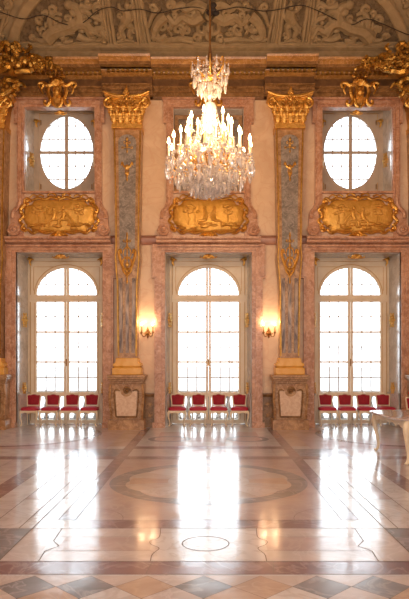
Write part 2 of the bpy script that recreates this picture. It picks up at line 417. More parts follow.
for k in range(5):
    for sx in (-1, 1): joint([(sx*1.77,dC1+.75*k+.3),(sx*2.1,dC1+.75*k+.3)], .007); joint([(sx*2.45,dC1+.8*k+.1),(sx*2.8,dC1+.8*k+.1)], .007)
for x in (-1.3, -.65, 0, .65, 1.3): joint([(x,dR1),(x,dU0)], .007)
quad(-HX, HX, 16.1, 17.3, 0, .0020)
o = fl.build('floor', FM, smooth=0)
structure(o)
structure(MB().box(-HX-.3, HX+.3, -4.3, 17.3, -.2, -.002).build('trim_1', M['tan'], smooth=0))

# ---------------------------------------------------------------- entablature and string courses
tn = [1]
def trim(mb, mat, **k): tn[0] += 1; return structure(mb.build('trim_%d' % tn[0], mat, **k))
PX = [-5.76, -2.15, 2.15, 5.76]         # pilaster axes
def ent(prof, mat, dents=None):
    mb = MB(); mb.xprism(prof, -HX, HX)
    for p in PX: mb.xprism([(y-.16 if i not in () else y, z) for i,(y,z) in enumerate(prof)], max(p-.66,-HX), min(p+.66,HX))
    return trim(mb, mat)
B = WALL+.1
ent([(B,8.87),(16.06,8.87),(16.06,8.96),(16.02,8.97),(16.02,9.05),(15.95,9.08),(15.95,9.11),(B,9.11)], M['tandark'])
ent([(B,9.11),(16.08,9.11),(16.08,9.34),(B,9.34)], M['frieze'])
ent([(B,9.34),(15.98,9.34),(15.93,9.37),(15.85,9.40),(15.84,9.43),(B,9.43)], M['orange'])
ent([(B,9.43),(15.58,9.43),(15.58,9.50),(B,9.50)], M['tandark'])
ent([(B,9.50),(15.56,9.50),(15.54,9.53),(15.44,9.57),(15.42,9.62),(B,9.64)], M['orange'])
trim(MB().xprism([(B,9.62),(15.72,9.62),(15.70,9.90),(15.60,9.95),(15.58,10.05),(B,10.1)], -HX, HX), M['stucco'])
# gilded dentil course under the corona
mb = MB(); x = -6.4
while x < 6.4:
    near = any(abs(x-p) < .62 for p in PX); D = 15.80-(.16 if near else 0)
    mb.box(x, x+.075, D, D+.09, 9.36, 9.425); x += .125
trim(mb, M['golddeep'])
# string course between pilasters
zs0, zs1 = P2(0, 244.5, 16.2)[1], P2(0, 236, 16.2)[1]
for a, b in ((-HX, BAYS[0]-1.38), (BAYS[0]+1.38, -1.38), (1.38, BAYS[2]-1.38), (BAYS[2]+1.38, HX)):
    trim(MB().xprism([(B,zs0),(16.24,zs0),(16.2,zs0+.06),(16.2,zs1-.05),(16.12,zs1),(B,zs1)], a, b), M['pinkdark'])
# carved dado between surrounds and pedestals
def dado(a, b):
    zt = P2(0, 393, 16.25)[1]; mb = MB()
    mb.box(a, b, 16.20, B, 0, .14); mb.box(a, b, 16.24, B, .14, zt-.1); mb.xprism([(B,zt-.1),(16.2,zt-.1),(16.15,zt-.03),(16.15,zt),(B,zt)], a, b)
    wd = b-a; m = (a+b)/2
    mb.band([(a+.04,.2),(b-.04,.2),(b-.04,zt-.16),(a+.04,zt-.16)], [(a+.07,.23),(b-.07,.23),(b-.07,zt-.19),(a+.07,zt-.19)], 16.215, 16.25)
    o = trim(mb, M['tandark'])
    c = MB()
    c.tube([(x,16.23,z) for x,z in spiral(m-.05, .55, .08, 0, 1.1)], (.02,.008)); c.tube([(x,16.23,z) for x,z in spiral(m+.05, .38, .07, PI, 1.1)], (.02,.008))
    c.ball((m, 16.24, .62), (.06,.03,.05)); c.ball((m, 16.24, .30), (.05,.03,.04))
    c.build('carving', M['tan'], o)
for a, b in ((BAYS[0]+1.43, -2.55), (-1.75, -1.44), (1.44, 1.75), (2.55, BAYS[2]-1.43)): dado(a, b)

# ---------------------------------------------------------------- window surrounds
def rectpts(x0, x1, z0, z1): return [(x0,z0),(x1,z0),(x1,z1),(x0,z1)]
LW, UW = 1.09, .91      # half widths at the window frames
def splay(mb, bx, sx, h0, h1, z0, z1):
    P = [(bx+sx*h0,WALL-.02),(bx+sx*(h0-.012),WALL-.02),(bx+sx*h1,WIN+.12),(bx+sx*h0,WIN+.12)]
    mb.add([(x,y,z0) for x,y in P]+[(x,y,z1) for x,y in P], [(0,1,2,3),(7,6,5,4)]+[(i,(i+1)%4,4+(i+1)%4,4+i) for i in range(4)])
for bi, bx in enumerate(BAYS):
    # tall lower surround, stepped, with crossetted top corners
    mb = MB(); zt = LZ; o_ = .29
    for sx in (-1, 1):
        a, b = bx+sx*LH, bx+sx*(LH+o_)
        x0, x1 = min(a,b), max(a,b)
        mb.box(x0, x1, 16.15, B, .12, zt+.19)
        mb.box(min(a, a+sx*.07), max(a, a+sx*.07), 16.19, B, .12, zt)
        mb.box(min(a+sx*.10, a+sx*.23), max(a+sx*.10, a+sx*.23), 16.11, 16.2, .12, zt+.07)
        mb.box(min(a-sx*0, b+sx*.05), max(a, b+sx*.05), 16.07, B, 0, .14)
        mb.box(min(b-sx*.02, b+sx*.07), max(b-sx*.02, b+sx*.07), 16.13, B, 4.02, zt+.205)
        mb.box(min(b-sx*.08, b+sx*.04), max(b-sx*.08, b+sx*.04), 16.098, B, 4.06, zt+.21)
    mb.box(bx-LH-o_, bx+LH+o_, 16.146, B, zt, zt+.21)
    mb.box(bx-LH-.233, bx+LH+.233, 16.106, 16.2, zt+.05, zt+.10)
    mb.box(bx-LH-.29, bx+LH+.29, 16.08, 16.2, zt+.14, zt+.19)
    z2 = zt+.20
    mb.xprism([(B,z2),(16.12,z2),(16.06,z2+.03),(15.98,z2+.05),(15.98,z2+.09),(15.90,z2+.13),(15.90,5.10),(B,5.13)], bx-1.40, bx+1.40)
    trim(mb, M['pink'])
    # apron panel under the upper window
    ua0 = 5.12
    trim(MB().box(bx-1.02, bx+1.02, 16.20, B, ua0, UZ0-.02), M['panel'])
    # upper surround with side scrolls
    mb = MB()
    zc = UZ1
    for sx in (-1, 1):
        a = bx+sx*UH
        mb.box(min(a,a+sx*.19), max(a,a+sx*.19), 16.16, B, UZ0-.18, zc+.2)
        mb.box(min(a+sx*.06,a+sx*.15), max(a+sx*.06,a+sx*.15), 16.12, 16.2, UZ0-.18, zc+.1)
        mb.box(min(a+sx*.17,a+sx*.27), max(a+sx*.17,a+sx*.27), 16.148, B, zc-.42, zc+.215)
        # outward sweeping bracket
        out = [(UH+.19,UZ0-.1),(UH+.20,UZ0-.28),(UH+.26,UZ0-.42),(UH+.34,UZ0-.52),(UH+.36,UZ0-.66),(UH+.38,ua0+.20),(UH+.37,ua0)]
        inn = [(UH+.02,ua0),(UH+.02,ua0+.22),(UH+.12,ua0+.4),(UH+.04,UZ0-.42),(UH,UZ0-.28),(UH,UZ0-.1)]
        mb.prism([(bx+sx*x,z) for x,z in spline(out,3)+spline(inn,3)], 16.166, B)
        mb.tube([(bx+sx*x,16.14,z) for x,z in spline([(UH+.10,UZ0-.15),(UH+.11,UZ0-.32),(UH+.19,UZ0-.46),(UH+.29,UZ0-.56),(UH+.31,UZ0-.72)],5)], .055)
        mb.tube([(bx+sx*x,16.08,z) for x,z in spiral(UH+.25, ua0+.20, .155, 0, -1.5, end=.3)], (.042,.026))
        mb.lathe([(.17,0),(.17,.1)], (bx+sx*(UH+.25),16.09,ua0+.20), 20, 'y')
        mb.ball((bx+sx*(UH+.25),16.07,ua0+.20), (.045,.05,.04))
    mb.box(bx-UH-.193, bx+UH+.193, 16.155, B, zc, zc+.21)
    mb.box(bx-UH-.153, bx+UH+.153, 16.115, 16.2, zc+.07, zc+.15)
    mb.box(bx-UH-.30, bx+UH+.30, 16.09, B, zc+.2, zc+.25)
    mb.box(bx-UH-.02, bx+UH+.02, 16.08, B, UZ0-.05, UZ0)
    trim(mb, M['pink'])
    # marble reveals
    mb = MB(); t = .012
    for sx in (-1, 1): mb.v += []; splay(mb, bx, sx, LH, LW, 0, LZ-t)
    mb.box(bx-LH, bx+LH, WALL-.02, WIN+.12, LZ-t, LZ)
    for sx in (-1, 1):      # low wooden lining behind the chairs
        splay(mb, bx, sx, LH-.025, LW-.03, 0, .86); splay(mb, bx, sx, LH-.045, LW-.05, .86, .91); splay(mb, bx, sx, LH-.045, LW-.05, 0, .1)
    if bi != 1:
        for sx in (-1, 1): splay(mb, bx, sx, UH, UW, UZ0+t, UW1)
        mb.xprism([(WALL-.02,UZ1),(WIN+.12,UW1-.02),(WIN+.12,UW1-.001),(WALL-.02,UZ1+.03)], bx-UH+t, bx+UH-t)
        mb.box(bx-UH, bx+UH, WALL-.02, WIN+.12, UZ0, UZ0+t)
    else:
        mb.box(bx-UH, bx-UH+t, WALL-.02, WALL+.5, UZ0+t, UZ1-t); mb.box(bx+UH-t, bx+UH, WALL-.02, WALL+.5, UZ0+t, UZ1-t)
        mb.box(bx-UH, bx+UH, WALL-.02, WALL+.5, UZ1-t, UZ1)
    trim(mb, M['jamb'])

# blind panel in the middle upper opening
bp = MB(); bp.box(-UH+.012, UH-.012, WALL+.44, WALL+.56, UZ0, UZ1-.012); o = trim(bp, M['grey'])
f_ = MB()
f_.band(rectpts(-.93,.93,UZ0+.01,UZ1-.02), rectpts(-.83,.83,UZ0+.11,UZ1-.12), WALL+.36, WALL+.46)
f_.band(rectpts(-.70,.70,UZ0+.24,UZ1-.26), rectpts(-.66,.66,UZ0+.28,UZ1-.30), WALL+.41, WALL+.45)
f_.build('panel_moulding', M['tan'], o)

# ---------------------------------------------------------------- tall windows
def tall_window(n, bx):
    D = WIN; u = D/F
    def Z(py): return P2(0, py, D)[1]
    OW = LW+.02
    root = structure(MB().band(rectpts(-OW,OW,0.01,LZ-.014), rectpts(-OW+.14,OW-.14,.10,LZ-.22), D+.03, D+.13).build('window_%d' % n, M['frame'], loc=(bx,0,0)))
    gx0, gx1 = .074, .848           # glass from centre to side
    ztop, zspr = Z(268), Z(295)
    fr = MB()
    # casement stiles, rails, transom
    for sx in (-1, 1):
        fr.box(min(sx*gx1,sx*(OW-.10)), max(sx*gx1,sx*(OW-.10)), D, D+.08, .02, LZ-.2)
        fr.box(min(sx*.008,sx*gx0), max(sx*.008,sx*gx0), D-.01, D+.08, .02, ztop+.06)
    fr.box(-OW+.1, OW-.1, D+.003, D+.078, .011, .12)
    fr.box(-OW+.08, OW-.08, D-.03, D+.07, Z(302), zspr)                    # transom
    fr.box(-OW+.08, OW-.08, D-.055, D, Z(299.5), Z(297))
    for pa, pb in ((331,333),(361,363),(392,396.5)):
        fr.box(-gx1, gx1, D+.005, D+.075, Z(pb), Z(pa))
    # spandrels of the arched head
    arch = [(gx1*math.cos(t), zspr+(ztop-zspr)*math.sin(t)) for t in [PI*i/28 for i in range(29)]]
    zt2 = LZ-.2
    for h in (arch[:15], arch[14:]):
        sx = 1 if h[0][0] > .1 else -1
        P = h+([(0,zt2),(sx*(OW-.10),zt2),(sx*(OW-.10),zspr)] if sx > 0 else [(sx*(OW-.10),zspr),(sx*(OW-.10),zt2),(0,zt2)])
        if sx < 0: P = h+[(-(OW-.10),zspr),(-(OW-.10),zt2),(0,zt2)]
        fr.prism(P, D+.01, D+.08)
    fr.build('casement_frame', M['frame'], root)
    ln = MB()                         # gilt lines on the frame
    ln.tube([(1.07*x, D-.004, zspr+.02+(z-zspr)*1.10) for x,z in arch], .011, 5)
    for sx in (-1, 1):
        zz = LZ-.27; ln.tube([(sx*.93,D-.002,zspr+.12),(sx*.93,D-.002,zz),(sx*.30,D-.002,zz)], .010, 5)
        ln.tube([(sx*(gx1+.06),D-.004,.14),(sx*(gx1+.06),D-.004,Z(303))], .007, 5)
    for sx in (-1, 1): ln.tube([(sx*(OW-.085),D-.002,.1),(sx*(OW-.085),D-.002,LZ-.12),(0,D-.002,LZ-.12)], .011, 5)
    ln.build('gilt_line', M['frameline'], root)
    # glazed openings, each one part with its leading
    holes = []
    for sx in (-1, 1):
        for pa, pb in ((302,331),(333,361),(363,392),(396.5,424)):
            holes.append((sx, Z(pb), Z(pa)))
    for sx, za, zb in holes:
        x0, x1 = (gx0, gx1) if sx > 0 else (-gx1, -gx0)
        p = MB().box(x0, x1, D+.036, D+.042, za, zb).build('pane', M['glass'], root)
        c = MB(); wd = .015
        for k in (1, 2): x = x0+(x1-x0)*k/3; c.box(x-wd, x+wd, D+.030, D+.048, za, zb)
        z = (za+zb)/2; c.box(x0, x1, D+.027, D+.050, z-wd, z+wd)
        c.build('leading', M['lead'], p)
    for sx in (-1, 1):
        q = [(x,z) for x,z in arch if x*sx >= gx0-.001]+[]
        q = [(sx*gx0, ztop)]+[p_ for p_ in (sorted(q, key=lambda p_: abs(p_[0])))]+[(sx*gx0, zspr)]
        p = MB().prism(q, D+.036, D+.042).build('pane', M['glass'], root)
        c = MB()
        for k in (1, 2):
            x = gx0+(gx1-gx0)*k/3; zt_ = zspr+(ztop-zspr)*math.sqrt(1-(x/gx1)**2); c.box(sx*x-.014, sx*x+.014, D+.03, D+.048, zspr, zt_)
        for zz in (.4,):
            z = zspr+(ztop-zspr)*zz; xe = gx1*math.sqrt(1-zz**2); c.box(min(sx*gx0,sx*xe), max(sx*gx0,sx*xe), D+.027, D+.050, z-.014, z+.014)
        c.build('leading', M['lead'], p)
    h = MB(); h.lathe([(.0,-.0),(.02,0),(.02,.03),(.008,.04),(.0,.04)], (.0,D-.05,Z(363)), 10, 'y'); h.tube([(0,D-.055,Z(363)),(0,D-.06,Z(359.5))], .009)
    h.box(-.014, .014, D-.02, D-.008, Z(366), Z(359)); h.build('handle', M['brass'], root)
    return root
for i, bx in enumerate(BAYS): tall_window(i+1, bx)

def oval_window(n, bx):
    D = WIN; z0, z1 = UZ0+.014, UW1-.05; ow = UW+.015
    zc = P2(0, 152.3, D)[1]; rx, rz = 26.3*D/F, 36.2*D/F
    N_ = 48
    ov = [(rx*math.cos(2*PI*i/N_), zc+rz*math.sin(2*PI*i/N_)) for i in range(N_)]
    def sq(i):
        t = 2*PI*i/N_; c, s_ = math.cos(t), math.sin(t); k = 1/max(abs(c), abs(s_)); x = c*k*(ow-.1)
        z = zc+s_*k*((z1-.06-zc) if s_ > 0 else (zc-z0-.06)); return (x, z)
    root = structure(MB().band([(-ow,z0),(ow,z0),(ow,z1),(-ow,z1)], [(-ow+.12,z0+.08),(ow-.12,z0+.08),(ow-.12,z1-.08),(-ow+.12,z1-.08)], D-.02, D+.1).build('window_%d' % n, M['greywood'], loc=(bx,0,0)))
    f = MB(); f.band([sq(i) for i in range(N_)], ov, D+.01, D+.07)
    f.box(-.05, .05, D-.015, D+.06, z0+.05, z1-.05); f.box(-ow+.1, ow-.1, D-.010, D+.06, zc-.04, zc+.035)
    f.box(-.02, .02, D-.03, D, z0+.05, z1-.05)
    f.build('casement_frame', M['greywood'], root)
    # deep outer oval embrasure
    ov2 = [(1.02*x, zc+(z-zc)*1.02) for x,z in ov]; ov3 = [(1.06*x, zc+.02+(z-zc)*1.05) for x,z in ov]
    e = MB(); n_ = N_
    vs = [(x,D+.07,z) for x,z in ov2]+[(x,D+.27,z) for x,z in ov3]+[(x*1.25,D+.27,zc+(z-zc)*1.2) for x,z in ov3]
    e.add(vs, [(i,(i+1)%n_,n_+(i+1)%n_,n_+i) for i in range(n_)]+[(n_+i,n_+(i+1)%n_,2*n_+(i+1)%n_,2*n_+i) for i in range(n_)])
    e.build('embrasure', M['jamb'], root)
    for sx in (-1, 1):
        for sz in (-1, 1):
            q = [(0,zc)]+[(x,z) for x,z in [(rx*math.cos(t)*sx, zc+sz*rz*math.sin(t)) for t in [PI/2*i/10 for i in range(11)]]]
            p = MB().prism(q, D+.036, D+.042).build('pane', M['glass'], root)
            c = MB(); wd = .015
            for k in (1, 2):
                x = rx*k/3; h = rz*math.sqrt(1-(k/3)**2); c.box(sx*x-wd, sx*x+wd, D+.03, D+.048, min(zc,zc+sz*h), max(zc,zc+sz*h))
                z = rz*k/2.7; xe = rx*math.sqrt(1-(k/2.7)**2); c.box(min(0,sx*xe), max(0,sx*xe), D+.027, D+.050, zc+sz*z-wd, zc+sz*z+wd)
            c.build('leading', M['lead'], p)
    hz = MB()
    for x in (-.72, .72):
        for z in (z0+.35, z1-.35): hz.box(x-.01, x+.012, D-.03, D-.015, z-.07, z+.07)
    hz.build('hinge', M['brass'], root)
    g = MB(); k = ow-.16
    for sx in (-1, 1):
        for sz, zz in ((-1, z0+.12), (1, z1-.09)):
            g.tube([(sx*k,D+.005,zz-sz*.35),(sx*k,D+.005,zz),(sx*(k-.3),D+.005,zz)], .009, 5)
    g.build('gilt_line', M['frameline'], root)
oval_window(4, BAYS[0]); oval_window(5, BAYS[2])

# ---------------------------------------------------------------- outside
structure(MB().box(-40, 40, WALL+1.0, 120, -.5, -.12).build('terrace', M['terrace'], smooth=0))
def balustrade(bx, label):
    r = thing('stone_balustrade', label, 'balustrade', (bx, 18.3, -.12), 0, 'balustrades outside the windows')
    MB().box(-1.7, 1.7, -.14, .14, 0, .16).build('plinth', M['stone'], r)
    MB().xprism([(-.16,.88),(.16,.88),(.19,.92),(.19,1.0),(-.19,1.0),(-.19,.92)], -1.7, 1.7).build('rail', M['stone'], r)
    pr = [(.07,0),(.085,.03),(.07,.08),(.045,.11),(.09,.24),(.10,.30),(.07,.42),(.04,.52),(.045,.58),(.065,.62),(.07,.72)]
    b0 = MB().lathe(pr, n=14).build('baluster', M['stone'], r, loc=(-1.5,0,.16))
    for k in range(1, 11):
        c = b0.copy(); COL.objects.link(c); c.parent = r; c.location = (-1.5+.3*k, 0, .16)
for i, bx in enumerate(BAYS): balustrade(bx*1.08, 'grey stone balustrade seen outside through the lowest panes of the %s tall window' % BN[i])
def bare_tree(x, y, h, label, seed):
    rnd = random.Random(seed); r = thing('bare_tree', label, 'tree', (x, y, -.12), 0, 'bare trees outside')
    MB().tube([(0,0,0),(.05,0,h*.2),(0,.05,h*.45)], (.16*h/8,.09*h/8), 7).build('trunk', M['bark'], r)
    br = MB()
    def grow(p, d, L, rad, lv):
        q = p+d*L; br.tube([p, p+d*L*.5+Vector((rnd.uniform(-.1,.1),0,.04))*L, q], (rad, rad*.6), 4)
        if lv: 
            for _ in range(3): grow(q, (d+Vector((rnd.uniform(-.8,.8), rnd.uniform(-.8,.8), rnd.uniform(-.1,.6)))).normalized(), L*.68, rad*.6, lv-1)
    for k in range(6):
        a = k*PI/3; grow(Vector((0,0,h*(.25+.04*k))), Vector((math.cos(a)*.8, math.sin(a)*.8, .7)).normalized(), h*.22, .045*h/8, 3)
    br.build('branches', M['bark'], r)
bare_tree(-4.6, 34, 4.2, 'pale bare tree outside the right half of the left tall window', 1)
bare_tree(1.4, 36, 4.4, 'pale bare tree outside the right half of the middle tall window', 2)
bare_tree(8.4, 35, 3.6, 'pale bare tree outside the left half of the right tall window', 3)

# ---------------------------------------------------------------- pilasters
def leaf(mb, x, z, w_, h, y, curl=.06, lean=0):
    pts = [(x,y,z),(x+lean*.3,y-.01,z+h*.4),(x+lean*.7,y-.025,z+h*.8),(x+lean,y-curl,z+h),(x+lean*1.1,y-curl*1.3,z+h*.88)]
    mb.tube(spline(pts,3), [w_*.45*k for k in (.8,.9,1,1.05,1.05,1,.95,.9,.85,.8,.6,.5,.3)], 6, .5, up=(0,1,0))
    for s_ in (-1, 1):
        for kz in (.3, .55, .78): mb.ball((x+lean*kz+s_*w_*.42, y-.02, z+h*kz), (w_*.2,.02,h*.13), 6, 4)
def make_pilaster():
    r = thing('pilaster', 'x', 'pilaster', (0, 0, 0), 0, 'pilasters between the windows')
    # local y: 0 is the wall face, negative is towards the room
    u = 15.9/F
    def Z(py, D=15.9): return P2(0, py, D)[1]
    # pedestal
    D = 15.75-WALL
    pd = MB(); zb = Z(420,15.65)
    pd.prism([(-.47,0),(.47,0),(.47,zb-.03),(.45,zb),(-.45,zb),(-.47,zb-.03)], D-.13, -.002)
    pd.prism([(-.41,zb),(.41,zb),(.44,Z(384,15.75)),(-.44,Z(384,15.75))], D-.02, -.002)
    for sx in (-1, 1): pd.tube([(sx*.40,D-.03,zb+.02),(sx*.41,D-.05,.55),(sx*.44,D-.06,.78),(sx*.42,D-.06,Z(384,15.75))], .035, 6)
    pd.build('pedestal', M['tan'], r)
    z0, z1 = .36, 1.0
    notch = [(.16*math.cos(t), z1+.02-.16*math.sin(t)) for t in [PI*i/10 for i in range(11)]]
    out = [(-.25,z0),(.25,z0),(.285,z1)]+notch+[(-.285,z1)]
    MB().prism(out, D-.045, D).build('inset_panel', M['panel'], r)
    ro = MB(); ro.tube([(x,D-.055,z) for x,z in spiral(0, z1+.02, .10, 0, 1.5)], (.03,.015)); ro.ball((0,D-.05,z1+.02), .04)
    for sx in (-1, 1): ro.tube([(x,D-.05,z) for x,z in spline([(sx*.17,z1+.01),(sx*.27,z1+.05),(sx*.32,z1-.05),(sx*.30,.6),(sx*.27,z0-.03)],4)], .016)
    ro.tube([(-.27,D-.05,z0-.03),(.27,D-.05,z0-.03)], .016)
    ro.build('carved_moulding', M['tandark'], r)
    zc0, zc1 = Z(384,15.65), Z(375,15.6)
    bc = MB()
    for k, (hw, a, b) in enumerate(((.43,0,.3),(.46,.3,.5),(.49,.5,.72),(.50,.72,1))):
        bc.box(-hw, hw, D-.0-(hw-.42)*1.6, -.002, zc0+(zc1-zc0)*a, zc0+(zc1-zc0)*b)
    bevel(bc.build('pedestal_cap', M['tan'], r), .012)
    zb0, zb1 = zc1, Z(358,15.8)
    gb = MB()
    gb.box(-.385,.385, D+.02, -.002, zb0, zb0+(zb1-zb0)*.42); gb.box(-.35,.35,D+.06,-.002,zb0+(zb1-zb0)*.42,zb0+(zb1-zb0)*.5)
    gb.prism([(-.375,zb0+(zb1-zb0)*.5),(.375,zb0+(zb1-zb0)*.5),(.36,zb0+(zb1-zb0)*.68),(.30,zb0+(zb1-zb0)*.74),(.29,zb1),(-.29,zb1),(-.30,zb0+(zb1-zb0)*.74),(-.36,zb0+(zb1-zb0)*.68)], D+.04, -.002)
    bevel(gb.build('base', M['goldbase'], r), .02, 3)
    # tapering shaft
    zs, zm, zt = zb1, Z(262), Z(127)
    Y = 15.88-WALL
    sh = MB(); sh.prism([(-.25,zs),(.25,zs),(.275,Z(285)),(.31,Z(270)),(.345,Z(258)),(.325,Z(248)),(.345,Z(190)),(.385,zt),(-.385,zt),(-.345,Z(190)),(-.325,Z(248)),(-.345,Z(258)),(-.31,Z(270)),(-.275,Z(285))], Y, -.002)
    sh.build('shaft', M['tan'], r)
    ed = MB()
    for sx in (-1, 1):
        ed.tube([(sx*x,Y-.012,z) for x,z in ((.235,zs+.05),(.255,Z(285)),(.31,Z(258)),(.29,Z(248)),(.30,Z(200)),(.345,zt-.05))], .022, 5)
    ed.tube([(-.36,Y-.02,zt-.03),(.36,Y-.02,zt-.03)], .03, 6)
    ed.build('gilt_edging', M['golddeep'], r)
    ins = [(-.20,Z(250)),(-.14,Z(258)),(0,Z(263)),(.14,Z(258)),(.20,Z(250)),(.235,Z(142))]+[(.235*math.cos(t), Z(142)+.19*math.sin(t)) for t in [PI*i/10 for i in range(1,10)]]+[(-.235,Z(142))]
    MB().prism(ins, Y-.018, Y).build('marble_inset', M['grey'], r)
    for k in (-1, 0, 1):
        f = MB(); w1, w2 = .043, .048; za, zb_ = Z(353), Z(278)
        f.frustum([(k*.155-w1,za),(k*.155+w1,za),(k*.175+w2,zb_),(k*.175-w2,zb_)], Y-.03, Y, .9); f.build('flute', M['flute'], r)
    # gilded ornaments on the shaft
    y = Y-.04
    g = MB()
    for sx in (-1, 1):
        g.tube([(sx*x,y,z) for x,z in spline([(0,Z(270)),(.10,Z(268)),(.20,Z(258)),(.22,Z(252)),(.17,Z(250)),(.15,Z(254))],4)], (.045,.026))
        g.tube([(sx*x,y,z) for x,z in spline([(.0,Z(276)),(.10,Z(271)),(.12,Z(263)),(.05,Z(258)),(0,Z(258))],4)], (.032,.02))
        g.tube([(sx*x,y,z) for x,z in spline([(.0,Z(247)),(.08,Z(250)),(.10,Z(256)),(.0,Z(260))],4)], (.02,.012))
        g.tube([(sx*x,y,z) for x,z in [(0,Z(241))]+spiral(.07,Z(241),.05,PI,1.0)], .013)
    g.tube([(0,y,Z(284)),(0,y,Z(233))], .018)
    for z, rr in ((236,.03),(241,.035),(246,.03),(265,.05),(272,.035),(282,.03)): g.ball((0,y,Z(z)), (rr,.03,rr*1.3))
    g.build('gilded_pendant', M['gold'], r)
    g = MB(); g.tube([(0,y,Z(182)),(0,y,Z(166))], .014)
    for sx in (-1, 1):
        g.tube([(sx*x,y,z) for x,z in spline([(.0,Z(168)),(.08,Z(167)),(.13,Z(163)),(.15,Z(166))],4)], (.034,.018))
        g.tube([(sx*x,y,z) for x,z in spline([(.0,Z(178)),(.05,Z(172)),(.0,Z(167))],4)], (.016,.010))
    for z, rr in ((168,.06),(174,.04),(180,.03)): g.ball((0,y,Z(z)), (rr,.03,rr*1.3))
    g.build('gilded_festoon', M['gold'], r)
    g = MB(); g.tube([(0,y,Z(154)),(0,y,Z(138))], .012)
    for sx in (-1, 1): g.tube([(sx*x,y,z) for x,z in [(0,Z(143))]+spiral(.06,Z(143),.045,PI,1.0)], .011); g.tube([(sx*x,y,z) for x,z in [(0,Z(148))]+spiral(.12,Z(148),.04,PI,1.0)], .011)
    for z, rr in ((140,.04),(146,.035),(152,.025)): g.ball((0,y,Z(z)), (rr,.03,rr*1.3))
    g.build('gilded_spray', M['gold'], r)
    # capital
    c = MB(); u = 15.8/F; yc = 15.80-WALL
    def Q(dx, py): return (dx*u, P2(0, py, 15.8)[1])
    c.prism([Q(-14.5,126.5),Q(14.5,126.5),Q(15.5,124),Q(13.5,123),Q(15.5,105),Q(18,98),Q(-18,98),Q(-15.5,105),Q(-13.5,123),Q(-15.5,124)], yc, -.002)
    c.prism([Q(-19,99),Q(19,99),Q(22.5,95.5),Q(22,92.5),Q(8,95.5),Q(-8,95.5),Q(-22,92.5),Q(-22.5,95.5)], yc-.07, -.002)
    for sx in (-1, 1):
        x, z = Q(17.5,104); c.tube([(sx*a,yc-.06,b) for a,b in spiral(x, z, .14, PI*.55, -1.5)], (.045,.025)); c.ball((sx*x,yc-.07,z), .045)
        x, z = Q(6,102); c.tube([(sx*a,yc-.05,b) for a,b in spiral(x, z, .09, PI*.55, 1.3)], (.03,.015))
        c.tube([(sx*a,yc-.06,b) for a,b in spline([Q(4,113),Q(9,110),Q(13,104),Q(19,98)],4)], (.03,.035))
        c.tube([(sx*a,yc-.10,b) for a,b in spline([Q(3,97.5),Q(12,97),Q(22.5,93)],4)], .025)
    for dx in range(-9, 10, 3): x, z = Q(dx,104.5); c.ball((x,yc-.05,z), (.03,.04,.045))
    for dx in (-12.5, -6.3, 0, 6.3, 12.5): x, z = Q(dx,123); leaf(c, x, z, .17, .27, yc-.02, .09)
    for dx in (-9.5, -3.2, 3.2, 9.5, 15, -15): x, z = Q(dx,116); leaf(c, x, z, .15, .28, yc-.03, .09, .03 if dx > 10 else -.03 if dx < -10 else 0)
    x, z = Q(0,95)
    for k in range(6): a = k*PI/3; c.ball((x+.055*math.cos(a),yc-.13,z+.065*math.sin(a)), (.035,.03,.04))
    c.ball((x,yc-.16,z), .04); c.ball((x,yc-.12,z-.12), (.045,.04,.08)); c.ball((x,yc-.12,z+.1), (.04,.04,.08))
    c.box(-.40,.40,yc-.04,-.002,Q(0,128.5)[1],Q(0,126)[1])
    c.build('capital', M['gold'], r)
    return r
pil = make_pilaster()
plabels = ['tall pilaster with gilded capital cut by the left edge of the picture',
           'tall marble pilaster with gilded capital between the left and middle windows',
           'tall marble pilaster with gilded capital between the middle and right windows',
           'tall pilaster with gilded capital cut by the right edge of the picture']
for i, x in enumerate(PX):
    p = pil if i == 0 else dup(pil); p.location = (x, WALL, 0); p['label'] = plabels[i]

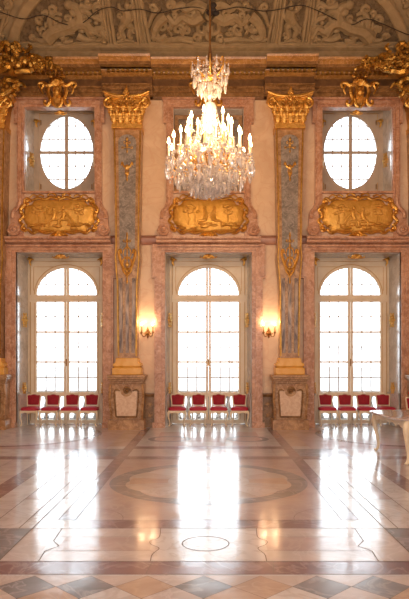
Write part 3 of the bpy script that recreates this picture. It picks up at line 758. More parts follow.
# ---------------------------------------------------------------- gilded relief cartouches
def cartouche(bx, label, kind, seed):
    rnd = random.Random(seed); D = 16.15; u = D/F
    zc = P2(0, 215.5, D)[1]; r = thing('gilded_relief', label, 'relief', (bx, 16.19, zc), 0, 'gilded reliefs under the upper windows')
    # bean shaped plate
    half = [(0,17),(14,17.5),(26,16.5),(30,12),(37,10),(38,2),(38,-5),(34,-11),(30,-14),(28,-18),(18,-17.5),(8,-18.5),(0,-20)]
    q = spline(half, 4); u *= .94; P = [(x*u,z*u) for x,z in q]+[(-x*u,z*u) for x,z in reversed(q[1:-1])]
    pl = MB(); n = len(P)
    vs = [(x,0,z) for x,z in P]; fs = []
    for j, k in enumerate((.93,.8,.6,.35)):
        vs += [(x*k, -.03-.035*(j+1)**.7, z*k) for x,z in P]
    for j in range(4):
        for i in range(n): fs.append((j*n+i, j*n+(i+1)%n, (j+1)*n+(i+1)%n, (j+1)*n+i))
    fs += [tuple(4*n+i for i in range(n)), tuple(reversed(range(n)))]
    pl.add(vs, fs); pl.build('plate', M['goldplate'], r, smooth=60)
    f = MB(); y = -.05
    def T(pts, ra, n_=4):
        for s_ in (-1, 1): f.tube([(s_*x*u,y,z*u) for x,z in spline(pts,n_)], ra)
    T([(0,17),(8,19.5),(15,17),(22,18.5),(29,16)], (.05,.03)); T([(29,15),(34,18),(37,14),(34,11),(32,13)], (.05,.02))
    T([(36,12),(41,6),(38,-1),(42,-6),(37,-11)], (.055,.04)); T([(37,-9),(40,-14),(36,-17),(33,-14)], (.045,.02))
    T([(33,-15),(28,-19),(22,-17),(14,-19),(6,-17)], (.045,.03)); T([(34,-12),(29,-10),(31,-4),(28,2)], (.035,.015))
    T([(4,-19),(9,-22),(6,-25),(2,-22)], (.04,.02)); T([(3,21),(8,24),(12,21),(9,19)], (.035,.015)); T([(16,20),(20,22),(24,20)], (.03,.015))
    T([(38,8),(34,6),(36,2)], (.03,.015)); T([(22,19),(27,22),(31,19)], (.03,.015))
    for k in range(-2, 3): f.tube([(k*.02,y,-17*u),(k*.07,y-.03,-23.5*u-abs(k)*-.02)], (.03,.035))
    for x, z in ((0,19),(0,-21),(40,3),(-40,3),(37,-14),(-37,-14),(34,15),(-34,15)): f.ball((x*u,y-.02,z*u), .06)
    f.build('scroll_frame', M['gold'], r)
    g = MB(); y = -.135
    def limb(pts, ra): g.tube([(x*u,y,z*u) for x,z in spline(pts,4)], tuple(q*.68 for q in ra), 7)
    if kind != 1:
        d = -1 if kind == 2 else 1
        for ox, hh in ((-5*d,0),(5*d,1)):        # two nude figures side by side on rocks
            g.ball((ox*u,y,(6+hh)*u), (.045,.045,.055)); limb([(ox,4),(ox+d,0),(ox-d,-5)], (.075,.095))
            limb([(ox,3),(ox+5*d,3+hh*3),(ox+9*d,6)], (.04,.025)); limb([(ox,3),(ox-5*d,0),(ox-7*d,3)], (.035,.022))
            limb([(ox-d,-5),(ox+5*d,-6),(ox+8*d,-12)], (.06,.03)); limb([(ox-d,-5),(ox-5*d,-8),(ox-4*d,-13)], (.06,.03))
        limb([(5*d,3),(12*d,-3),(16*d,-9),(20*d,-10)], (.06,.04))
    else:
        for ox, s_ in ((-4,1),(6,-1)):
            g.ball((ox*u,y,7*u), (.045,.045,.055)); limb([(ox,5),(ox+s_,0),(ox,-6)], (.07,.10)); limb([(ox,3),(ox+s_*6,0),(ox+s_*3,-3)], (.04,.025)); limb([(ox,-6),(ox-s_*7,-7),(ox-s_*8,-13)], (.06,.03))
    for k in range(14): x = rnd.uniform(-30,30); g.ball((x*u,-.10,rnd.uniform(-14,-9)*u), (rnd.uniform(.06,.14),.06,rnd.uniform(.03,.06)))
    for x in (-22, 20, -15):
        limb([(x,-10),(x+1,-3),(x-1,4)], (.03,.018))
        for k in range(9): g.ball(((x+rnd.uniform(-5,5))*u,-.12,(5+rnd.uniform(-4,5))*u), (.06,.035,.04))
    g.build('relief_figures', M['goldplate'], r)
cartouche(BAYS[0], 'gilded cartouche relief under the left oval window, two leaning figures', 0, 1)
cartouche(BAYS[1], 'gilded cartouche relief behind and below the lit chandelier', 1, 2)
cartouche(BAYS[2], 'gilded cartouche relief under the right oval window, two facing figures', 2, 3)

# ---------------------------------------------------------------- gilded masks above the windows
def mask(bx, label):
    D = 15.95; u = D/F; z0 = P2(0, 92, D)[1]
    r = thing('gilded_mask', label, 'ornament', (bx, 16.02, z0), 0, 'gilded masks above the windows')
    b = MB()
    b.frustum([(x*u,z*u) for x,z in ((-3,-14),(3,-14),(5,-4),(5,8),(2,10),(-2,10),(-5,8),(-5,-4))], -.08, .06, .8)
    for s_ in (-1, 1):
        b.tube([(s_*x*u,-.07,z*u) for x,z in spline([(4,9),(9,6),(14,9),(18.5,8),(17,4)],4)], (.07,.03))
        b.tube([(s_*x*u,-.06,z*u) for x,z in spline([(8,8),(9,0),(7,-8),(10,-13),(13,-11),(12,-8)],4)], (.06,.035))
        b.tube([(s_*x*u,-.06,z*u) for x,z in spline([(5,-6),(4,-12),(1,-15)],4)], (.05,.03))
        b.tube([(s_*x*u,-.06,z*u) for x,z in spline([(13,8),(16,3),(14,-2)],4)], (.04,.02))
    b.build('scrollwork', M['gold'], r)
    f = MB(); f.ball((0,-.14,-1*u), (.10,.10,.15), 12, 10); f.ball((0,-.25,-1.5*u), (.022,.03,.035))
    for s_ in (-1, 1): f.ball((s_*.04,-.225,.4*u), (.02,.015,.012)); f.ball((s_*.055,-.20,-2.6*u), (.03,.02,.03)); f.tube([(s_*.02,-.235,1.4*u),(s_*.07,-.21,1.2*u)], .010)
    f.ball((0,-.232,-4*u), (.03,.015,.01)); f.ball((0,-.21,-5.3*u), (.035,.03,.025)); f.build('face', M['gold'], r)
    s = MB()
    for k in range(-3, 4): a = k*.36; s.tube([(0,-.12,5*u),(math.sin(a)*.13,-.17,5*u+math.cos(a)*.15),(math.sin(a)*.19,-.13,5*u+math.cos(a)*.21)], (.015,.045))
    for x, z in ((-6,15),(0,17),(6,15)): s.ball((x*u,-.08,z*u), (.07,.05,.045))
    s.build('shell_crest', M['gold'], r)
mask(BAYS[0], 'gilded face mask with scrolls above the left oval window')
mask(BAYS[1], 'gilded face mask on the frieze behind the chandelier crown')
mask(BAYS[2], 'gilded face mask with scrolls above the right oval window')

# small gilded pieces on window heads and reveals
def shell(loc, label, w_=.28, rz=0):
    r = MB()
    for k in range(-3, 4): a = k*.4; r.tube([(0,-.02,-.05),(math.sin(a)*w_*.3,-.05,math.cos(a)*.06-.03),(math.sin(a)*w_*.55,-.03,math.cos(a)*.10-.05)], (.012,.028))
    for s_ in (-1, 1): r.tube([(s_*x,-.02,z) for x,z in spline([(.03,-.05),(w_*.5,-.045),(w_*.8,-.02),(w_*.7,.01)],4)], (.02,.01))
    o = r.build('gilded_shell', M['gold'], loc=loc); o.rotation_euler = (0,0,rz); return tag(o, label, 'ornament', 'small gilded shells on the window heads')
def corner_leaf(loc, sx, label):
    r = MB(); r.tube([(0,0,0),(sx*.05,-.03,-.05),(sx*.04,-.03,-.13),(sx*.07,-.02,-.2)], (.05,.02)); r.tube([(0,0,0),(sx*.08,-.03,-.01),(sx*.16,-.03,-.05)], (.045,.015)); r.ball((sx*.05,-.04,-.05), .05)
    return tag(r.build('gilded_corner_leaf', M['gold'], loc=loc), label, 'ornament', 'gilded leaves in the window head corners')
def rosette(x, y, z, sx, label, big=1.0):     # on a reveal, facing across the opening
    r = MB(); k = big*.85
    r.ball((0,0,0), (.035*k,.07*k,.08*k))
    for j in range(8): a = j*PI/4; r.ball((0,.09*k*math.cos(a),.13*k*math.sin(a)), (.022*k,.05*k,.05*k))
    for s_ in (-1, 1): r.tube([(0,s_*a,b) for a,b in spiral(.04*k,.2*k,.06*k,PI,1.1)], (.02*k,.01*k)); r.tube([(0,s_*a,-b) for a,b in spiral(.04*k,.2*k,.06*k,PI,1.1)], (.02*k,.01*k))
    o = r.build('gilded_rosette', M['gold'], loc=(x+sx*.05,y,z)); o.rotation_euler = (0,0,-sx*.45); return tag(o, label, 'ornament', 'gilded rosettes on the window reveals')
for i, bx in enumerate(BAYS):
    shell((bx, 16.33, LZ-.09), 'small gilded shell at the middle of the %s tall window head' % BN[i])
    if i != 1: shell((bx, 16.33, UZ1-.09), 'small gilded shell at the top of the %s oval window opening' % BN[i], .2)
    for sx, sn in ((-1,'left'),(1,'right')):
        corner_leaf((bx+sx*(LW-.04), WIN-.08, LZ-.05), -sx, 'gilded leaf in the upper %s corner of the %s tall window opening' % (sn, BN[i]))
        rosette(bx+sx*(LH-.055), 16.62, 2.92, -sx, 'gilded rosette halfway up the %s reveal of the %s tall window' % (sn, BN[i]))
        rosette(bx+sx*(LH-.05), 16.58, 1.04, -sx, 'gilded rosette low on the %s reveal of the %s tall window above the chairs' % (sn, BN[i]), .8)
        if i != 1:
            rosette(bx+sx*(UH-.03), 16.60, 7.35, -sx, 'gilded rosette on the %s reveal of the %s oval window' % (sn, BN[i]))
            corner_leaf((bx+sx*(UW-.04), WIN-.08, UZ1-.06), -sx, 'gilded leaf in the upper %s corner of the %s oval window opening' % (sn, BN[i]))

# ---------------------------------------------------------------- gilded stucco groups in the hall corners
def corner_group(sx, label):
    rnd = random.Random(5 if sx < 0 else 9)
    X = sx*5.2
    r = thing('gilded_corner_group', label, 'ornament', (X, 15.3, 9.5), 0, 'gilded groups at the cornice corners')
    u = 15.3/F
    def Q(px, py):    # distances in from the hall side, and height, in metres
        x, z = P2(px, py, 15.2); return (x*1-(-5.2), z-9.5)
    def put(mb, pts, ra, y=0): mb.tube([(-sx*x,y+rnd.uniform(-.05,.05),z) for x,z in spline([Q(*p) for p in pts],4)], ra, 6)
    a = MB()
    put(a, [(-6,60),(4,52),(10,44),(16,42),(18,48),(14,52)], (.10,.045)); put(a, [(0,68),(12,62),(24,58),(34,60)], (.10,.05))
    put(a, [(20,62),(30,54),(38,56),(44,60)], (.10,.05)); put(a, [(12,60),(16,50),(12,44),(8,46)], (.09,.04))
    put(a, [(-4,50),(2,42),(8,44),(6,50)], (.11,.05)); put(a, [(36,60),(44,57),(50,55),(49,58)], (.06,.03)); put(a, [(30,66),(42,63),(56,65),(61,68)], (.07,.03))
    put(a, [(10,70),(22,69),(33,67)], (.10,.06)); put(a, [(26,50),(30,45),(27,42)], (.05,.03))
    for k in range(40):
        t = rnd.random(); px_ = -4+58*t; py_ = 68-rnd.random()*(24 if px_ < 24 else 12)*(1-.4*t); an = rnd.uniform(0,2*PI); q_ = rnd.uniform(2,4.5)
        put(a, [(px_,py_),(px_+q_*math.cos(an),py_+q_*math.sin(an)),(px_+q_*math.cos(an)+q_*.7*math.cos(an+1.3),py_+q_*math.sin(an)+q_*.7*math.sin(an+1.3))], (.045,.02), -.1)
    a.build('acanthus_scrolls', M['golddeep'], r)
    b = MB()
    for k in range(26):
        t = rnd.random(); x, z = Q(-4+46*t, 66-12*(1-t)*rnd.random()-3*rnd.random()); b.ball((-sx*x,rnd.uniform(-.12,.02),z), (rnd.uniform(.05,.12),.09,rnd.uniform(.04,.10)), 7, 5)
    b.build('leaf_cluster', M['golddeep'], r)
    c = MB()
    put(c, [(-2,78),(6,74),(14,78),(10,84),(5,82)], (.10,.04), .2); put(c, [(10,82),(18,78),(22,82)], (.06,.03), .2); put(c, [(-2,90),(8,86),(12,92)], (.08,.04), .15)
    for k in range(9): x, z = Q(rnd.uniform(-4,14), rnd.uniform(74,92)); c.ball((-sx*x,.2+rnd.uniform(-.05,.1),z), (.07,.08,.07), 7, 5)
    c.build('hanging_scrolls', M['golddeep'], r)
corner_group(-1, 'gilded acanthus and scroll group above the cornice in the upper left corner')
corner_group(1, 'gilded acanthus and scroll group above the cornice in the upper right corner')

# ---------------------------------------------------------------- stucco panels of the cove
def cpoly(edges):
    return [CV(x, y) for x, y in edges]
def stucco_panel(outline, label, art):
    cxp = sum(p[0] for p in outline)/len(outline); o0 = Vector(CV(cxp, 30))
    r = thing('stucco_panel', label, 'relief', o0, 0, 'stucco relief panels of the ceiling cove')
    def V(px, py, off): return Vector(CV(px, py, off))-o0
    # subdivide the outline so that it follows the curve
    n = len(outline)
    g = MB(); g.add([V(x,y,.012) for x,y in outline]+[V(x,y,-.05) for x,y in outline], [tuple(range(n))]+[(i,n+i,n+(i+1)%n,(i+1)%n) for i in range(n)])
    g.build('panel_ground', M['stuccodark'], r, smooth=0)
    f = MB(); f.tube([V(x,y,.04) for x,y in outline+outline[:2]], .05, 6); 
    cy = sum(p[1] for p in outline)/n
    f.tube([V(cxp+(x-cxp)*1.0+(3.2 if x > cxp else -3.2), y+(3 if y > cy else -3), .02) for x,y in outline+outline[:2]], .035, 6)
    f.build('frame_moulding', M['stuccorib'], r)
    a = MB()
    def T(pts, ra, off=.05, sm=4):
        s_ = spline(pts, sm); a.tube([V(x,y,off) for x,y in s_], ra, 7, 1.0)
    def S(cx, cy, rad, a0, turns, ra): a.tube([V(x,y,.06) for x,y in spiral(cx, cy, rad, a0, turns)], ra, 6)
    def Bl(x, y, rx, ry, d=.10): 
        c = V(x,y,.04); u = .0258; a.ball(c, (rx*u, d, ry*u*1.15), 9, 7)
    art(T, S, Bl)
    a.build('relief', M['stucco'], r)
    return r
def arc_edge(x0, y0, x1, y1, bulge, n=8):
    return [(x0+(x1-x0)*i/n+bulge*math.sin(PI*i/n), y0+(y1-y0)*i/n) for i in range(n+1)]
def big_art(s_, c):
    # winged lion like beast among scrolls; s_ mirrors about x=c
    def art(T, S, Bl):
        m = lambda P: [(c+s_*x, y) for x, y in P]
        T(m([(-18,38),(-10,30),(2,27),(12,22),(20,24),(25,33)]), (.20,.13)); T(m([(12,22),(14,14),(10,6),(4,4)]), (.16,.08))
        Bl(c+s_*3, 4, 5, 4); Bl(c+s_*8, 10, 5, 5); T(m([(20,24),(28,30),(34,28),(38,36),(30,40)]), (.14,.05)); T(m([(-10,30),(-16,22),(-12,12),(-4,14)]), (.12,.04))
        T(m([(-18,38),(-24,40),(-30,38),(-32,34)]), (.09,.03)); T(m([(12,34),(20,38),(30,38)]), (.12,.06)); T(m([(0,34),(-2,40),(8,40)]), (.10,.06))
        T(m([(10,12),(20,10),(28,16),(34,14)]), (.10,.04)); T(m([(28,16),(36,20),(38,28)]), (.08,.03)); T(m([(14,4),(24,6),(32,2),(36,6)]), (.08,.03))
        for p in ((-22,30,5,0,1.3),(-26,18,4,1,1.2),(-14,8,4.5,2,-1.2),(20,17,4,0,1.2),(32,8,4,2,1.2),(35,30,4.5,3,-1.3),(26,34,3.5,0,1.3),(-20,12,3,2,1.2),(-8,20,4,2,1.3),(-33,36,3,0,1.2),(2,17,3.5,1,-1.2),(39,38,3,1,1.2),(22,1,3,0,1.2)):
            S(c+s_*p[0], p[1], p[2], p[3], p[4]*s_, (.07,.03))
        for p in ((-4,34,5,4),(4,30,6,4),(16,28,5,4),(-28,28,2,2.5),(-12,16,2,2),(30,22,2.5,2),(-20,24,2,3)): Bl(c+s_*p[0], p[1], p[2], p[3], .07)
    return art
def centre_art(T, S, Bl):
    c = 208.5
    for s_ in (-1, 1):
        m = lambda P: [(c+s_*x, y) for x, y in P]
        T(m([(4,8),(12,4),(22,8),(28,4),(36,10)]), (.14,.07)); T(m([(6,14),(16,20),(26,16),(34,22),(42,14)]), (.16,.08)); T(m([(2,24),(4,32),(10,30),(10,22)]), (.10,.05))
        T(m([(42,14),(50,22),(54,34),(48,38),(42,34)]), (.15,.06)); T(m([(16,40),(28,38),(42,40),(52,40)]), (.10,.05)); T(m([(50,6),(56,14),(60,26)]), (.09,.04))
        for p in ((18,12,5,0,1.4),(30,28,6,1,1.4),(46,26,5,3,-1.3),(56,6,4,2,1.2),(38,4,4,0,1.3),(12,36,4,1,1.2),(22,30,4,3,-1.2),(54,36,3.5,0,1.2),(34,14,3,2,1.2)):
            S(c+s_*p[0], p[1], p[2], p[3], p[4]*s_, (.07,.03))
        for k in range(14):      # gadrooned lower edge
            x = 8+3.6*k; T([(c+s_*x,41),(c+s_*(x+1.2),36.5)], (.035,.045), .03, 1)
        Bl(c+s_*10, 12, 3, 4); Bl(c+s_*38, 26, 3, 3); Bl(c+s_*24, 22, 4, 2.5)
        for k in range(7): Bl(c+s_*(46-k*1.5), 20+k*2.3, 1.6, 1.6)
    Bl(c, 14, 4, 5); Bl(c, 26, 3, 5); T([(c-3,30),(c,38),(c+3,30)], .06)
def narrow_art(c, s_):
    def art(T, S, Bl):
        m = lambda P: [(c+s_*x, y) for x, y in P]
        Bl(c+s_*1, 5, 3, 3.2); T(m([(1,8),(2,15),(-1,22)]), (.13,.14)); T(m([(2,11),(7,15),(5,20)]), (.07,.04)); T(m([(0,11),(-6,8),(-7,2)]), (.07,.04))
        T(m([(-1,22),(5,26),(3,34),(6,38)]), (.11,.05)); T(m([(-1,22),(-5,29),(-2,36),(-5,40)]), (.11,.05)); Bl(c, 19, 4, 3)
        S(c-6, 14, 3, 0, 1.2, (.05,.02)); S(c+7, 28, 3, 1, 1.2, (.05,.02)); S(c-7, 34, 3, 2, -1.2, (.05,.02)); S(c+7, 6, 3, 2, 1.2, (.05,.02)); T(m([(-8,41),(0,39),(8,41)]), (.05,.04))
    return art
YB, YT = 43.0, -16.0
def L_(x0, x1, n=8): return [(x0+(x1-x0)*i/n, YB+(YT-YB)*i/n) for i in range(n+1)]
stucco_panel(L_(150,140)+L_(277.5,267.5)[::1][::-1] if False else [(150,YB)]+L_(150,138)[1:]+list(reversed(L_(267,279)))[:], 'wide central stucco relief panel of scrolls above the chandelier', centre_art)
stucco_panel(L_(115,106)+list(reversed(L_(138.5,130))), 'narrow stucco relief panel with a standing figure, left of the central one', narrow_art(126,1))
stucco_panel(L_(278.5,287)+list(reversed(L_(302,311))), 'narrow stucco relief panel with a standing figure, right of the central one', narrow_art(292,-1))
def archside(xb, xt, s_): return [(xb+s_*(xt*math.sin(PI/2*i/10)**1.0*0+xt*(1-math.cos(PI/2*i/10))), YB+(YT-YB)*math.sin(PI/2*i/10)) for i in range(11)]
stucco_panel(archside(18,42,1)+list(reversed(L_(106,96))), 'arched stucco relief panel with a reclining beast above the left window', big_art(1,66))
stucco_panel(L_(311,321)+list(reversed(archside(399,42,-1))), 'arched stucco relief panel with a reclining beast above the right window', big_art(-1,352))
def corner_art(T, S, Bl):
    for p in ((0,10,6,0,1.3),(-4,26,6,1,1.3),(8,2,5,2,-1.3),(2,36,4,1,1.2)): S(p[0], p[1], p[2], p[3], p[4], (.07,.03))
stucco_panel([(-12,40),(-12,-16),(14,-16),(9,0),(4,18),(0,34)], 'sliver of scrolled stucco panel at the far upper left', corner_art)
def corner_art_r(T, S, Bl):
    for p in ((412,10,6,0,1.3),(416,26,6,1,1.3),(405,0,5,2,-1.3)): S(p[0], p[1], p[2], p[3], p[4], (.07,.03))
stucco_panel([(429,40),(417,34),(413,18),(408,0),(403,-16),(429,-16)], 'sliver of scrolled stucco panel at the far upper right', corner_art_r)
# the arched ribs that spring from the corners
for s_, cx_ in ((-1, 0), (1, 417)):
    mb = MB(); pts = [(12,44),(15,32),(20,20),(27,8),(36,-3),(46,-14)] if s_ < 0 else [(405,44),(402,32),(397,20),(390,8),(381,-3),(371,-14)]
    mb.tube([CV(x,y,.05) for x,y in spline(pts,4)], .13, 8, .5, up=(0,-.6,-1))
    trim(mb, M['stuccorib'])
# dark cord swagged across the cove
g = MB()
pts = [(-6,6),(10,12),(26,16),(44,12),(62,20),(80,22),(98,8),(112,4),(124,8),(140,6),(158,10),(176,6),(196,4),(212,8),(226,6),(240,4),(262,8),(280,6),(300,2),(318,8),(334,16),(350,22),(366,16),(384,22),(402,30),(416,34)]
g.tube([CV(x,y,.16) for x,y in spline(pts,4)], .011, 6)
for x, y in ((213,6),(210,10),(216,10),(213,2)): g.ball(CV(x,y,.16), (.09,.05,.07))
tag(g.build('dark_cord', M['soot']), 'thin black cord swagged across the stucco panels near the ceiling', 'cord')

# ---------------------------------------------------------------- wall sconces
def sconce():
    r = thing('wall_sconce', 'x', 'sconce', (0,0,0), 0, 'twin candle sconces')
    p = MB(); p.lathe([(.0,-.05),(.03,-.045),(.055,-.02),(.075,0)], n=14, ax='y'); p.ball((0,-.02,.09), (.035,.03,.05)); p.ball((0,-.02,-.09), (.03,.03,.05)); p.ball((0,-.05,0), .045)
    p.lathe([(.012,.12),(.02,.14),(.0,.18)], (0,-.02,0), 8); p.build('backplate', M['brass'], r)
    for s_ in (-1, 1):
        a = MB(); a.tube(spline([(s_*.02,-.05,-.02),(s_*.07,-.10,-.09),(s_*.13,-.14,-.08),(s_*.152,-.15,-.01)],5), .012, 7); a.tube([(s_*x,-.10,z) for x,z in spiral(.06,-.03,.04,0,1.2)], (.01,.005))
        a.lathe([(.008,-.02),(.035,.0),(.04,.012),(.02,.02),(.022,.05),(.0,.055)], (s_*.152,-.15,0), 12)
        am = a.build('arm', M['brass'], r)
        c = MB().lathe([(.014,.05),(.014,.19),(.0,.192)], (s_*.152,-.15,0), 10).build('candle', M['brass'], am)  # wax candle darkened with brass; its shade against the glow is in the colour
        MB().lathe([(.0,.19),(.014,.205),(.018,.225),(.010,.255),(.0,.29)], (s_*.152,-.15,0), 10).build('flame_bulb', M['flame'], am)
    return r
sc = sconce()
for i, (px, lab) in enumerate(((147.4,'brass twin candle sconce lit on the cream wall left of the middle window'), (269,'brass twin candle sconce lit on the cream wall right of the middle window'))):
    s_ = sc if i == 0 else dup(sc)
    x, z = P2(px, 333, 16.2); s_.location = (x, WALL, z); s_['label'] = lab
    for q in (-1, 1): lamp('sconce_light', 'POINT', (x+q*.152, WALL-.24, z+.30), 5, (1.0,.68,.40), .05)

# ---------------------------------------------------------------- chandelier
def chandelier():
    D = 11.5; u = D/F; X0 = (210-CX)*u
    r = thing('crystal_chandelier', 'large lit crystal chandelier with tiers of candles hanging before the middle window', 'chandelier', (X0, D, 0))
    def Z(py): return EYE-(py-HZ)*u
    zr = CZ0+.8*(C0-D)-.06*(C0-D)**2
    MB().tube([(0,0,Z(50)),(0,0,zr+.05)], .018, 8).build('rod', M['brass'], r)
    MB().lathe([(.0,Z(42)),(.012,Z(43)),(.03,Z(50)),(.055,Z(60)),(.06,Z(61)),(.0,Z(61.5))], n=14).build('tassel_sleeve', M['frieze'], r)
    MB().lathe([(.0,zr-.2),(.10,zr-.15),(.16,zr-.03),(.17,zr+.02)], n=20).build('ceiling_rose', M['gold'], r)
    # crown
    c = MB(); c.lathe([(.02,Z(62)),(.05,Z(66)),(.04,Z(70)),(.10,Z(76)),(.09,Z(79)),(.02,Z(82)),(.02,Z(88))], n=16)
    for k in range(8):
        a = k*PI/4; ca, sa = math.cos(a), math.sin(a)
        c.tube([(ca*q,sa*q,z) for q,z in spline([(.05,Z(74)),(.18,Z(78)),(.32,Z(74)),(.37,Z(67)),(.32,Z(62)),(.28,Z(66))],4)], (.018,.010), 6)
    c.build('crown_frame', M['gold'], r)
    # glass stem
    MB().lathe([(.03,Z(82)),(.05,Z(86)),(.03,Z(90)),(.045,Z(94)),(.06,Z(97)),(.03,Z(99)),(.035,Z(102)),(.10,Z(104)),(.125,Z(107)),(.12,Z(112)),(.09,Z(118)),(.075,Z(126)),(.09,Z(136)),(.13,Z(144)),(.10,Z(150)),(.16,Z(158)),(.20,Z(164)),(.16,Z(172)),(.10,Z(180)),(.14,Z(186)),(.10,Z(193)),(.03,Z(197)),(.0,Z(198.5))], n=20).build('glass_stem', M['crystal'], r)
    MB().lathe([(.0,-.03),(.07,0),(.06,.03),(.09,.07),(.0,.09)], (0,-.22,Z(160)), n=12).build('brass_boss', M['brass'], r)
    tiers = [(6, .36, 117, 152, .2), (8, .56, 130, 158, 0.0), (14, .79, 143.5, 163, .11)]
    drop = MB(); 
    ring = lambda rr, z, n=8: [(rr*math.cos(2*PI*k/n), rr*math.sin(2*PI*k/n), z) for k in range(n)]
    vs = [(0,0,0)]+ring(.010,-.02,6)+ring(.024,-.075,6)+ring(.016,-.115,6)+[(0,0,-.135)]
    fs = [(0,1+k,1+(k+1)%6) for k in range(6)]+[(1+6*j+k,1+6*(j+1)+k,1+6*(j+1)+(k+1)%6,1+6*j+(k+1)%6) for j in range(2) for k in range(6)]+[(19,13+(k+1)%6,13+k) for k in range(6)]
    drop.add(vs, fs); drop.ball((0,0,.016), .014, 6, 4); drop.ball((0,0,.042), .010, 6, 4)
    cm = MB().lathe([(.019,0),(.019,.24),(.0,.245)], n=8)
    candle0 = None; flame_me = drop_me = candle_me = pan_me = None
    ndrop = 0; spots = []
    for n, rad, pf, pa, ph in tiers:
        for k in range(n):
            a = 2*PI*k/n+ph; ca, sa = math.cos(a), math.sin(a)
            zf = Z(pf); zc = zf-.30      # candle foot
            za = Z(pa)
            path = spline([(.08,za),(rad*.4,za-.14),(rad*.8,za-.12),(rad*1.02,zc-.10),(rad,zc-.02)], 5)
            am = MB(); am.tube([(ca*q,sa*q,z) for q,z in path], .014, 6)
            am.tube([(ca*(rad*.55+x),sa*(rad*.55+x),z) for x,z in spiral(0,za-.03,.07,-1.5,1.2)], (.010,.006), 5)
            arm = am.build('arm', M['gold'], r)
            if pan_me is None:
                p = MB().lathe([(.01,-.03),(.05,-.005),(.065,.01),(.06,.014),(.02,.01),(.022,.04),(.0,.045)], n=12).build('drip_pan', M['crystal'], arm)
                c_ = cm.build('candle', M['candle'], arm); f_ = MB().lathe([(.0,-.01),(.022,.012),(.030,.04),(.018,.085),(.0,.14)], n=8).build('flame_bulb', M['flame'], arm)
                pan_me, candle_me, flame_me = p.data, c_.data, f_.data
            else:
                p, c_, f_ = [bpy.data.objects.new(nm, me) for nm, me in (('drip_pan',pan_me),('candle',candle_me),('flame_bulb',flame_me))]
                for o in (p, c_, f_): COL.objects.link(o); o.parent = arm
            p.location = (ca*rad, sa*rad, zc); c_.location = (ca*rad, sa*rad, zc+.02); f_.location = (ca*rad, sa*rad, zf-.04)
            for q in (0, 1, 2): b = a+(q-1)*1.0; spots.append((ca*rad+.055*math.cos(b), sa*rad+.055*math.sin(b), zc-.02, 1.0))
    d0 = drop.build('crystal_drop', M['crystal'], r); drop_me = d0.data
    def put(mesh, x, y, z, s_, o=None):
        if o is None: o = bpy.data.objects.new('crystal_drop', mesh); COL.objects.link(o); o.parent = r
        o.location = (x,y,z); k_ = random.uniform(.75,1.1); o.scale = (s_*k_,s_*k_,s_*random.uniform(.7,1.2)); o.rotation_euler = (0,0,random.uniform(0,3)); return o
    rings = [(.355, Z(67), 12, 1.4), (.31, Z(78), 12, 1.8), (.18, Z(84), 10, 1.8), (.84, Z(166), 26, 1.7), (.62, Z(178), 20, 1.5), (.36, Z(186), 12, 1.3)]
    first = True; cnt = 0
    for rad, z, n, s_ in rings:
        for k in range(n):
            a = 2*PI*k/n+rad; zz = z+random.uniform(-.03,.03)
            put(drop_me, rad*math.cos(a), rad*math.sin(a), zz, s_, d0 if first else None); first = False; cnt += 1
    # all remaining beads and small drops, uncountable
    st = MB(); rnd = random.Random(4)
    def bead(x, y, z, s_):
        vs2 = [(x,y,z+s_*1.3),(x+s_,y,z),(x,y+s_,z),(x-s_,y,z),(x,y-s_,z),(x,y,z-s_*1.9)]
        st.add(vs2, [(0,1,2),(0,2,3),(0,3,4),(0,4,1),(5,2,1),(5,3,2),(5,4,3),(5,1,4)])
    for x, y, z, s_ in spots:
        for j in range(3): bead(x, y, z-.02-.045*j, .013+.004*j)
    for k in range(1100):                       # body of the basket
        z = rnd.uniform(0,1); py = 150+46*z
        prof_r = {0:.52,1:.72,2:.86,3:.80,4:.58,5:.38,6:.12}
        t = z*6; i = min(int(t),5); R_ = prof_r[i]+(prof_r[i+1]-prof_r[i])*(t-i)
        q = R_*math.sqrt(rnd.uniform(.12,1)); a = rnd.uniform(0,2*PI)
        bead(q*math.cos(a), q*math.sin(a), Z(py), rnd.choice((.014,.02,.03,.042)))
    for n, R1, z1, R2, z2 in ((12,.12,Z(108),.36,Z(148)),(14,.10,Z(112),.56,Z(154)),(20,.36,Z(150),.80,Z(164)),(16,.80,Z(164),.50,Z(184)),(12,.5,Z(184),.12,Z(195)),(12,.30,Z(67),.10,Z(98))):
        for k in range(n):                      # strings of beads
            a = 2*PI*(k+.5)/n; m = 16
            for j in range(m+1):
                t = j/m; R_ = R1+(R2-R1)*t; z = z1+(z2-z1)*t-.10*math.sin(PI*t); bead(R_*math.cos(a), R_*math.sin(a), z, .011)
    for k in range(90):
        a = rnd.uniform(0,2*PI); q = rnd.uniform(.08,.3); bead(q*math.cos(a), q*math.sin(a), Z(rnd.uniform(64,80)), rnd.uniform(.012,.024))
    o = st.build('crystal_beads', M['crystal'], r, smooth=0); o['kind'] = 'stuff'
    am = MB()
    for k in range(60):
        a = rnd.uniform(0,2*PI); q = rnd.uniform(.2,.8); z = Z(rnd.uniform(152,182)); am.ball((q*math.cos(a), q*math.sin(a), z), (.022,.022,.03), 6, 4)
    for k in range(14): a = rnd.uniform(0,2*PI); am.ball((.2*math.cos(a), .2*math.sin(a), Z(rnd.uniform(66,78))), .028, 6, 4)
    o = am.build('amber_beads', M['crystalpink'], r); o['kind'] = 'stuff'
    for n, rad, pf, s_, pw in ((3,.36,117,.4,14),(5,.72,140,.2,30)):
        for k in range(n):
            a = 2*PI*k/n+s_; lamp('candle_light', 'POINT', (rad*math.cos(a), rad*math.sin(a), Z(pf)+.06), pw, WARM, .05, parent=r)
    return r
chandelier()

